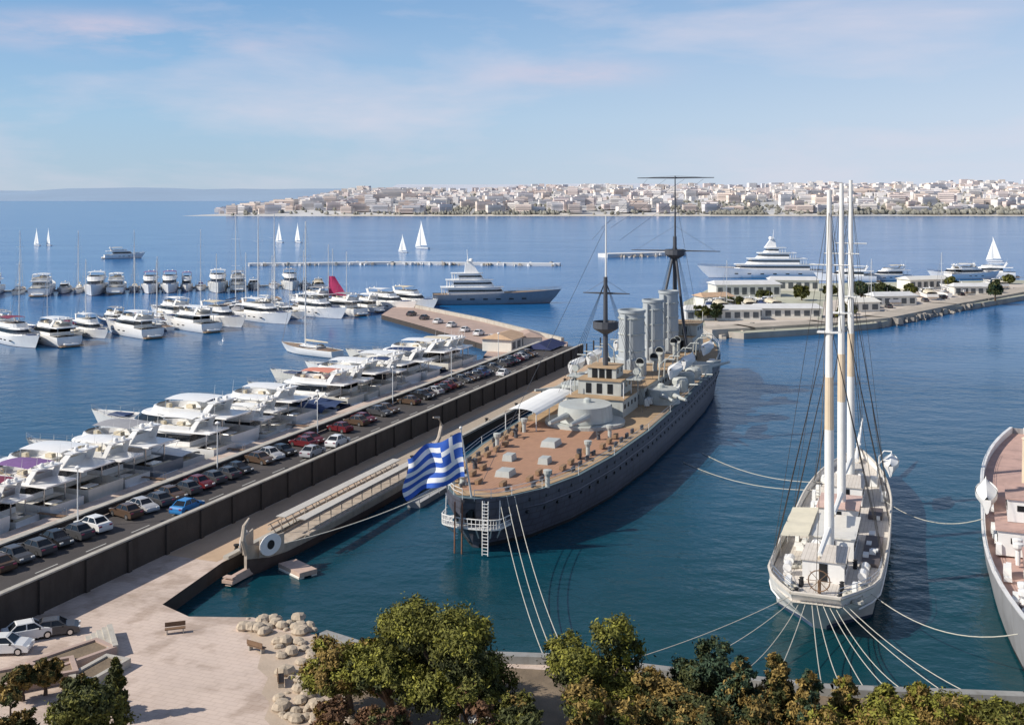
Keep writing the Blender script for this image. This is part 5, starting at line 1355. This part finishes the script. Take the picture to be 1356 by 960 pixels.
# ------------------------------------------------------------------ old steamer cut by the right edge
rs0 = Vector((43.2, 85.5, 0)); dR = Vector((.42, 1, 0)).normalized(); aR = math.atan2(dR.y, dR.x)
rs = thing('museum_ship', 'white bulwarked old ship with pinkish deck cut off by the right edge', 'ship', rs0, aR)
RL, RBM = 95.0, 11.4; secs, rdk = [], []
for i in range(23):
    u_ = i / 22; x = u_ * RL
    bb = RBM / 2 * (max(.03, math.sin(min(1, u_ / .40) * math.pi / 2) ** .62) if u_ < .6 else (1 - .8 * ((u_ - .6) / .4) ** 2.2)); zd = 4.6 + 1.5 * max(0, (.25 - u_) / .25) ** 1.5 - .4 * math.sin(u_ * math.pi)
    p = [(x - 1.6 * max(0, .15 - u_) / .15, bb, zd), (x - .6 * max(0, .15 - u_) / .15, bb * .97, zd * .6), (x + .3, bb * .88, .4), (x + .3, bb * .85, -.05), (x + .3, bb * .4, -1.5)]
    secs.append(p + [(a, -c, d) for a, c, d in reversed(p)]); rdk.append((x - 1.6 * max(0, .15 - u_) / .15, bb, zd))
mb = MB(); n = len(secs[0]); mb.v = [q for p in secs for q in p]
for i in range(len(secs) - 1):
    for k in range(n - 1): mb.f.append((i * n + k, i * n + k + 1, (i + 1) * n + k + 1, (i + 1) * n + k)); mb.m.append(1 if 2 <= k <= n - 4 else 0)
mb.f += [tuple(range(n)), tuple(range((len(secs) - 1) * n, len(secs) * n))]; mb.m += [0, 0]
mb.build('hull', [M('old_ship_hull', (.30, .30, .31), .5, .15, .3, streak=.4), BLACK], rs, smooth=True)
PINKD = M('pink_deck', (.50, .33, .28), .85, .18, .5, bump=.1, bscale=6)
deck_build(rs, rdk, PINKD, .9, .3)
mb = MB()
for s in (1, -1): mb.loft([[(x, s * b, z - .05), (x, s * (b + .06), z + .12), (x, s * max(.01, b - .38), z + .12), (x, s * max(.01, b - .32), z - .9)] for x, b, z in rdk])
mb.build('bulwark', SWALL, rs)
def rs_house(x0, x1, y, wd, z, hh, name, m=SWALL, roof=PINKD):
    p = plan(x0, x1, wd, .1, tail=1); p = [(a, b + y) for a, b in p]; mb = MB(); mb.prism(p, p, z, z + hh); h_ = mb.build(name, m, rs)
    q = [(a + (.25 if a > (x0 + x1) / 2 else -.25), y + (b - y) * 1.06) for a, b in p]; mb = MB(); mb.prism(q, q, z + hh + .005, z + hh + .15); mb.build('roof', roof, h_)
    mb = MB()
    for i in range(int((x1 - x0) / 1.7)):
        for s in (1, -1): mb.cut().box((x0 + 1 + i * 1.7, y + s * wd, z + hh * .6), (.7, .12, .7))
    for k in (-.6, -.2, .2, .6): mb.cut().box((x0, y + k * wd, z + hh * .62), (.12, wd * .22, .6))
    builds(mb, 'window', DARKW, h_)
    mb = MB(); mb.box((x0 - .03, y, z + .95), (.1, .0 + .8, 1.8)); mb.build('door', WOOD, h_)
rs_house(18, 25, -.6, 2.6, 3.6, 2.5, 'deckhouse'); rs_house(30, 46, 0, 4.2, 3.6, 2.6, 'deckhouse'); rs_house(33, 40, 0, 3.2, 6.4, 2.4, 'bridge')
mb = MB(); mb.lathe([(1.5, 0), (1.4, 7), (1.5, 7.1), (1.2, 7.3), (1.2, 6)], (43, 0, 6.3), n=18); mb.build('funnel', BUFF, rs)
mb = MB(); mb.cut().box((9.5, 0, 4.35), (3.6, 3.0, .9)); mb.cut().box((13, 2.2, 4.2), (1.6, 1.2, .9)); mb.cut().lathe([(.6, 0), (.4, .3), (.4, .9), (.6, 1.1)], (5.2, 0, 4.2), n=12); builds(mb, 'winch', GANG, rs)
rq = random.Random(9); mb = MB()
for i in range(34):
    x = rq.uniform(12, 60); y = min(rq.uniform(3.0, 5.0), min(rdk, key=lambda d: abs(d[0] - x))[1] - 1.4) * rq.choice((1, 1, -1)); s_ = rq.uniform(.4, 1.1)
    mb.cut().box((x, y, 3.7 + s_ / 2), (rq.uniform(.5, 1.8), rq.uniform(.5, 1.0), s_), top=(.9, .9))
builds(mb, 'deck_locker', SAIL, rs)
mb = MB()
for x in (12.5, 14.5, 27, 28.6): mb.cut().tube((x, 2.4, 3.7), (x, 2.4, 5.3), .24, n=9); mb.lathe([(.26, 5.2), (.5, 5.5), (.55, 5.9), (.1, 6.0)], (x, 2.4, 0), n=10)
builds(mb, 'ventilator', SWALL, rs)
rail_build(rs, [(x, b, z + .12) for x, b, z in rdk], .55, .03, 16, 80, CHROME, 'rail', .2)
mb = MB()
for y in (1.6, -1.6): 
    for x in (3.6, 7): mb.cut().lathe([(.22, 0), (.18, .6), (.27, .65), (.05, .75)], (x, y, 4.2), n=8)
builds(mb, 'mooring_bitts', BLACK, rs)
o = copy_tree(lb0); tag(o, 'white boat on the left side of the ship at the right edge', 'lifeboat', 'boats on the ship at the right edge'); v = rs0 + dR * 36 + Vector((-dR.y, dR.x, 0)) * 5.2; o.location = (v.x, v.y, 6.6); o.rotation_euler = (0, 0, aR)

# ------------------------------------------------------------------ mooring lines
def line(p0, p1, sag, r, label, group, m=ROPE, n=14):
    p0, p1 = Vector(p0), Vector(p1); pts = []
    for i in range(n + 1):
        t_ = i / n; q = p0.lerp(p1, t_); q.z -= sag * 4 * t_ * (1 - t_); pts.append(q - p0)
    mb = MB(); mb.path(pts, r, 5); o = mb.build('mooring_line', m, loc=p0); tag(o, label, 'rope', group)
def ssp(x, y, z): v = SS + dS * x + Vector((-dS.y, dS.x, 0)) * y; return (v.x, v.y, z)
fan = [(800, 900), (880, 905), (962, 885), (1022, 915), (1090, 922), (1120, 918), (1150, 924), (1185, 916), (1210, 920), (1262, 905), (1300, 880)]
for j, (px, py) in enumerate(fan):
    yy = 2.0 - 4.0 * j / 10
    wl_ = [(745, 874), (900, 893), (1100, 915), (1356, 925)]
    for (a0, b0), (a1, b1) in zip(wl_[:-1], wl_[1:]):
        if a0 <= px <= a1: e = G(px, b0 + (b1 - b0) * (px - a0) / (a1 - a0) + 2.5, 1.75)
    line(ssp(.6 + abs(yy) * .5, yy * 1.1, 3.6), e, .5 + (j % 3) * .35, .04, 'pale mooring line from the sailing ship stern to shore, %s from the left' % ORD[j], 'mooring lines of the sailing ship')
for j, (a, e) in enumerate([((12, 5.4, 3.4), G(935, 612, .2)), ((16, 5.6, 3.2), G(880, 640, .2))]):
    line(ssp(40 + j * 4, 3.4, 3.8), G(905 + 25 * j, 612 - 12 * j, .1), 1.2, .05, 'pale line from the sailing ship left side toward the cruiser, %s one' % ('nearer' if j == 0 else 'farther'), 'side lines of the sailing ship')
line(ssp(38, -4.4, 3.8), rs0 + dR * 40 + Vector((-dR.y, dR.x, 0)) * 5.6 + Vector((0, 0, 4.5)), 1.5, .05, 'pale line between the sailing ship and the right hand ship, far one', 'lines between two ships')
line(ssp(6, -3.9, 3.6), rs0 + dR * 4 + Vector((-dR.y, dR.x, 0)) * 3.2 + Vector((0, 0, 5.0)), 1.8, .05, 'pale line between the sailing ship and the right hand ship, near one', 'lines between two ships')
for j, (y, px) in enumerate(((-3.6, 735), (-2.6, 722), (-4.6, 752))):
    v = ST + PD * 3 + PN * (-y); line((v.x, v.y, 6.2), G(px, 873, 1.7), 1.6, .042, 'mooring line from the cruiser stern to the seawall, %s' % ('left one', 'middle one', 'right one')[(1, 0, 2)[j]], 'mooring lines of the cruiser')
line((ST + PD * 4 - PN * 5).to_tuple()[:2] + (6.2,), P(104, -69.6, 1.9), .8, .06, 'short mooring line from the cruiser stern across to the quay', 'mooring lines of the cruiser')

# ------------------------------------------------------------------ shore wall, plaza furniture
sw = [G(430, 843, 1.5), G(480, 859, 1.5), G(560, 869, 1.5), G(745, 875, 1.5), G(900, 894, 1.5), G(1100, 916, 1.5), G(1356, 926, 1.5), Vector((120, 84, 1.5))]
r = thing('seawall', 'low grey seawall along the shore in front of the trees', 'wall', sw[0])
mb = MB(); GREYW = M('grey_seawall', (.27, .27, .26), .9, .2, .4, streak=.4)
for i in range(len(sw) - 1):
    a, b = sw[i], sw[i + 1]; dv = b - a; q = (a + b) / 2 - sw[0]; mb.box((q.x, q.y - .45, -.3), (dv.length + .2, .9, 1.9), rz=math.atan2(dv.y, dv.x))
mb.build('wall', GREYW, r)
def planter(px, py, L, W, rz, hgt, label, m=PINKPAV):
    r = thing('planter_wall', label, 'planter', G(px, py, 1.51), rz)
    mb = MB()
    for s in (1, -1): mb.box((0, s * (W / 2 - .2), hgt / 2), (L, .4, hgt)); mb.box((s * (L / 2 - .2), 0, hgt / 2), (.4, W - .81, hgt))
    mb.build('wall', m, r); mb = MB(); mb.box((0, 0, hgt * .4), (L - .82, W - .82, hgt * .78)); mb.build('soil', SOIL, r)
planter(95, 878, 6.5, 3.2, .9, .8, 'pink stone planter nearest the retaining wall on the plaza')
planter(40, 903, 7, 3.4, .5, .9, 'pink stone planter at the left edge of the plaza')
planter(132, 893, 4.5, 2.6, 1.2, .7, 'small pale stone planter at the right of the plaza planters', CONC)
steps = thing('steps', 'pale stone steps at the left side of the plaza between the planters', 'steps', G(120, 858, 1.51), .45)
mb = MB()
for k in range(5): mb.box((k * .45, 0, .09 + k * .09), (.45, 5.2, .18 + k * .18))
mb.build('tread', CONC, steps)
# promenade benches
bn = thing('bench', '', 'bench'); mb = MB(); mb.box((0, 0, .44), (1.8, .5, .08)); mb.build('seat', WOOD, bn)
mb = MB(); mb.box((0, .27, .75), (1.8, .06, .4)); mb.build('backrest', WOOD, bn)
for s in (1, -1): mb = MB(); mb.box((s * .7, 0, .2), (.1, .45, .4)); mb.build('leg', CONC, bn)
for j, (px, py, a_) in enumerate(((232, 838, .3), (340, 862, 2.6), (372, 905, 1.8))):
    o = bn if j == 0 else copy_tree(bn); o.location = G(px, py, 1.515); o.rotation_euler = (0, 0, a_)
    tag(o, ('wooden bench at the quay corner of the plaza', 'wooden bench near the sandy edge of the plaza', 'wooden bench beside the trees at the plaza edge')[j], 'bench', 'plaza benches')
# pale boulders along the sandy edge
rr = random.Random(77); bl = []
for j in range(95):
    px = rr.uniform(368, 432) if j < 62 else rr.uniform(322, 420); py = rr.uniform(850, 958) if j < 62 else rr.uniform(819, 842)
    s = rr.uniform(.2, .75)
    mb = MB(); mb.lathe([(.05, 0), (s * .8, s * .15), (s, s * .5), (s * .7, s * .95), (.05, s * 1.1)], n=9, sx=rr.uniform(.8, 1.3))
    mb.v = [(x + s * .22 * noise.noise((x * 1.7, y * 1.7, z + j)), y + s * .22 * noise.noise((x * 1.7, y * 1.7, z + j + 9)), z + s * .15 * noise.noise((x * 2, y * 2, j))) for x, y, z in mb.v]
    o = mb.build('boulder', M('beige_boulder', (.46, .38, .29), .95, .25, .8, bump=.5, bscale=4), loc=G(px, py, 1.4), rz=rr.random() * 6)
    tag(o, 'beige limestone boulder on the sandy strip beside the plaza', 'boulder', 'boulders on the sandy strip')
# white hut between the trees at the bottom edge
hut = thing('hut', 'small white hut between the trees at the bottom edge', 'hut', (G(640, 962, 4.2).x, G(640, 962, 4.2).y, 1.51), .2)
mb = MB(); mb.box((0, 0, 1.5), (1.5, 1.5, 3.0)); mb.build('wall', WHITE2, hut); mb = MB(); mb.prism([(-1, -1), (1, -1), (1, 1), (-1, 1)], [(-.1, -.1), (.1, -.1), (.1, .1), (-.1, .1)], 3.01, 3.7); mb.build('roof', WHITE2, hut)
mb = MB(); mb.box((.1, -.76, 1.0), (.7, .05, 1.9)); mb.build('door', GREYC, hut)

# ------------------------------------------------------------------ trees
def leafm(n, a, isl=.45):
    m = M(n, a, .75, .35, .35, island=isl); b = m.node_tree.nodes['Principled BSDF']; b.inputs['Specular IOR Level'].default_value = .25
    return m
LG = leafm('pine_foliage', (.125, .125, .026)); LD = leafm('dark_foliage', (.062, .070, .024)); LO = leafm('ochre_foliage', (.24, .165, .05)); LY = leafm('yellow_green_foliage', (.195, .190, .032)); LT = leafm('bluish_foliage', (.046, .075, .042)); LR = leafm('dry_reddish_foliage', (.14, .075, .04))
BARK = M('pine_bark', (.10, .065, .045), .95, .3, 2, bump=.5, bscale=8)
def make_tree(label, cat, x, y, top, w, mats, seed, shape='round', gap=.0, leaf=.165, name='broadleaf_tree', dens=1.0, z0=1.5):
    rr = random.Random(seed); r = thing(name, label, cat, (x, y, z0), 0, 'trees along the shore')
    hgt = top - z0
    mb = MB(); base = hgt * (.20 if shape != 'cone' else .1)
    lean = rr.uniform(-.05, .05) * hgt
    mb.path([(0, 0, -.3), (lean * .4, .1, base * .6), (lean, 0, base * 1.2), (lean * 1.2, .1, hgt * .72)], [w * .045 + .08, w * .036 + .06, w * .03 + .05, .05], 9)
    lobes = []
    nl = 15 if shape == 'round' else 16
    for k in range(nl):
        if shape == 'round':
            a = rr.random() * 6.28; q = rr.random() ** .5 * w * .40; zc = base + (hgt - base) * rr.uniform(.18, .86) * (1 - .42 * (q / (w * .5)) ** 2); rad_ = w * rr.uniform(.12, .22)
        elif shape == 'umbrella':
            a = rr.random() * 6.28; q = rr.random() ** .5 * w * .40; zc = hgt * rr.uniform(.70, .90) - .12 * q; rad_ = w * rr.uniform(.11, .17)
        else:
            f_ = (k + .5) / nl; a = k * 2.4 + rr.random(); zc = hgt * (.12 + .84 * f_); q = w * .30 * (1 - f_) ** .7; rad_ = w * (.27 * (1 - f_) ** .6 + .07)
        zc = min(zc, hgt - rad_ * .8)
        lobes.append((lean + q * math.cos(a), q * math.sin(a), zc, rad_))
        if k % 2 == 0 or shape == 'umbrella': mb.path([(lean * .8, 0, base * .9), (lean + q * .5 * math.cos(a), q * .5 * math.sin(a), (base + zc) * .55), (lean + q * math.cos(a), q * math.sin(a), zc)], [w * .018 + .04, w * .013 + .03, .03], 6)
    mb.build('trunk', BARK, r, smooth=True)
    mb = MB(); vs = mb.v
    for (cx, cy, cz, lr) in lobes:
        ncl = int(34 * dens * (lr / 1.3) ** 1.6) + 8
        for c in range(ncl):
            d = Vector((rr.gauss(0, 1), rr.gauss(0, 1), rr.gauss(0, 1) * .8 + .15)).normalized()
            cr_ = lr * rr.uniform(.55, 1.05); p = Vector((cx, cy, cz)) + Vector((d.x * cr_, d.y * cr_, d.z * cr_ * .82))
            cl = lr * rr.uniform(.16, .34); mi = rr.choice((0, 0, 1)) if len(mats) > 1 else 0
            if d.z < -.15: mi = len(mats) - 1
            for l_ in range(int(rr.uniform(38, 70) * (1 if leaf < .5 else .5))):
                e = p + Vector((rr.gauss(0, 1), rr.gauss(0, 1), rr.gauss(0, .8))) * cl * .6
                nn = (d * .9 + Vector((rr.uniform(-1, 1), rr.uniform(-1, 1), rr.uniform(-.6, 1)))).normalized()
                u_ = nn.orthogonal().normalized(); v_ = nn.cross(u_); an = rr.random() * 6.28
                u_, v_ = u_ * math.cos(an) + v_ * math.sin(an), v_ * math.cos(an) - u_ * math.sin(an)
                s = leaf * rr.uniform(.55, 1.25); o_ = len(vs)
                vs += [tuple(e - u_ * s), tuple(e + v_ * s * .42), tuple(e + u_ * s), tuple(e - v_ * s * .42)]
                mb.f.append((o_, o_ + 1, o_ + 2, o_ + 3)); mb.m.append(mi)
    me = bpy.data.meshes.new('crown'); me.from_pydata(mb.v, [], mb.f)
    for m in mats: me.materials.append(m)
    me.polygons.foreach_set('material_index', mb.m)
    o = bpy.data.objects.new('crown', me); COL.objects.link(o); o.parent = r
    return r
def tree_px(px, top_py, wpx, Y, mats, shape, seed, label, cat='tree', name='broadleaf_tree', leaf=.165, dens=1.0):
    make_tree(label, cat, (px - CX) / F * Y, Y, ZAT(top_py, Y), wpx * Y / F, mats, seed, shape, 0, leaf, name, dens)
tree_px(464, 815, 112, 84, [LO, LY, LG], 'round', 1, 'ochre and green tree at the left end of the tree row beside the plaza')
tree_px(520, 796, 150, 82, [LG, LY, LD], 'round', 21, 'green tree between the leftmost ochre tree and the broadest pine')
tree_px(585, 788, 165, 80, [LG, LY, LD], 'round', 2, 'large dense green pine, broadest tree of the bottom row', name='pine_tree')
tree_px(628, 832, 78, 77, [LD, LG], 'round', 3, 'dark tree close to the right of the broadest pine')
tree_px(798, 816, 140, 80, [LY, LG, LD], 'round', 4, 'rounded yellow green tree alone below the cruiser stern')
tree_px(855, 882, 105, 75, [LO, LD], 'round', 5, 'ochre brown bush like tree right of the yellow green tree')
tree_px(930, 842, 115, 80, [LT, LD], 'round', 6, 'dark bluish green tree left of the sailing ship lines')
tree_px(985, 866, 78, 76, [LT, LO, LD], 'cone', 7, 'dark bluish cypress with ochre patches left of the sailing ship stern lines', name='cypress_tree')
tree_px(1032, 860, 72, 76, [LO, LD], 'cone', 8, 'brown ochre cypress below the left corner of the sailing ship stern', name='cypress_tree')
tree_px(1078, 884, 70, 74, [LO, LT, LD], 'cone', 31, 'ochre cypress directly below the sailing ship stern', name='cypress_tree')
tree_px(1122, 892, 72, 75, [LO, LY, LD], 'cone', 9, 'yellowish cypress below the right corner of the sailing ship stern', name='cypress_tree')
tree_px(1172, 904, 76, 76, [LY, LG, LD], 'cone', 10, 'yellow green pointed tree right of the ochre cypresses', name='cypress_tree')
tree_px(1222, 902, 80, 76, [LY, LO], 'cone', 32, 'yellow green pointed tree in the middle of the right corner', name='cypress_tree')
tree_px(1285, 896, 110, 77, [LY, LG], 'round', 11, 'bright yellow green round tree near the right edge')
tree_px(1350, 925, 80, 76, [LG, LD], 'round', 12, 'low green tree in the bottom right corner')
tree_px(690, 915, 100, 73, [LG, LO, LD], 'round', 13, 'low olive green tree in the gap below the cruiser stern')
tree_px(525, 905, 110, 72, [LR, LD], 'round', 14, 'dry reddish shrub in front of the broadest pine, left part', 'shrub', 'shrub')
tree_px(600, 898, 110, 71, [LG, LR], 'round', 15, 'olive and red shrub in front of the broadest pine, right part', 'shrub', 'shrub')
tree_px(455, 918, 90, 75, [LR, LO], 'round', 16, 'reddish dry shrub beside the sandy boulders', 'shrub', 'shrub')
tree_px(1010, 908, 140, 70, [LO, LD], 'round', 23, 'dense brown tree in the lower row below the cypress')
tree_px(915, 902, 130, 70, [LD, LO], 'round', 24, 'dark tree in the lower row below the bluish tree')
tree_px(790, 900, 140, 70, [LO, LY, LD], 'round', 25, 'ochre tree in the lower row below the yellow green tree')
tree_px(1225, 918, 150, 71, [LY, LO], 'round', 26, 'low yellow green shrub at the bottom right', 'shrub', 'shrub')
tree_px(1115, 915, 150, 70, [LO, LY], 'round', 27, 'low ochre shrub at the bottom below the sailing ship', 'shrub', 'shrub')
tree_px(1320, 932, 120, 70, [LG, LO], 'round', 28, 'low olive shrub at the bottom edge of the right corner', 'shrub', 'shrub')
tree_px(695, 930, 120, 69, [LD, LG], 'round', 29, 'dark low shrub just right of the white hut', 'shrub', 'shrub')
tree_px(108, 896, 125, 72, [LD, LG], 'round', 17, 'dark green tree at the bottom left of the plaza')
tree_px(18, 905, 100, 73, [LO, LD], 'round', 18, 'brownish green tree in the bottom left corner')
tree_px(152, 868, 30, 83, [LD, LG], 'cone', 19, 'small dark cypress on the plaza beside the planters', name='cypress_tree', leaf=.2)
for j, (px, py, w_) in enumerate(((60, 868, 40), (30, 880, 46), (100, 876, 34), (130, 890, 26))):
    tree_px(px, py, w_, 87 - j, [LD, LO], 'round', 40 + j, 'low dry shrub on the planters left of the plaza, %s' % ('above the others', 'leftmost', 'middle one', 'rightmost')[j], 'shrub', 'shrub', .2, .6)
# dark trees on the right spit
for j, (px, py, w_) in enumerate(((1140, 372, 30), (1160, 375, 34), (1182, 377, 22), (1318, 366, 20), (948, 398, 16))):
    Y = G(px, 398 if px > 1000 else 425, 1.8).y
    make_tree('dark tree on the right spit, %s' % ('left of the clump', 'middle of the clump', 'right of the clump', 'alone near the right edge', 'alone at its left tip')[j], 'tree', (px - CX) / F * Y, Y, ZAT(py, Y), w_ * Y / F, [LD, LT], 60 + j, 'round', 0, .8, 'broadleaf_tree', .35, 1.8)

for j, (px, py) in enumerate(((972, 408), (1012, 402), (1062, 398), (1100, 392), (1205, 393), (1262, 385), (1335, 376), (930, 424), (1120, 424))):
    q = G(px, py, 1.8)
    make_tree('small dark tree on the far spit ground, %s from left of the scattered ones' % ORD[[1, 2, 3, 4, 6, 7, 8, 0, 5][j]], 'tree', q.x, q.y, 1.8 + 4.2 + (j % 3), 5.5, [LD, LG], 80 + j, 'round', 0, .8, 'broadleaf_tree', .35, 1.8)
for j, px in enumerate((940, 958, 975, 995, 1012, 1030, 1160, 1185, 1210, 1235, 1258, 1282, 1305, 1330)):
    py = 414 - (px - 940) * .035 if px < 1100 else 409 - (px - 1160) * .15
    q = G(px, py, 1.82); k = ['sports', 'sport', 'sails', 'sport'][j % 4]
    place(k, q + Vector((0, 0, .7)), 1.5 + (j % 3) * .2, boat_label(k, WHITE, [NAVYC, CREAM, GREYC, CREAM][j % 4], 'stored ashore on the spit, %s from left' % ORD[j]), 'boats stored ashore on the spit', WHITE, [NAVYC, CREAM, GREYC, CREAM][j % 4])
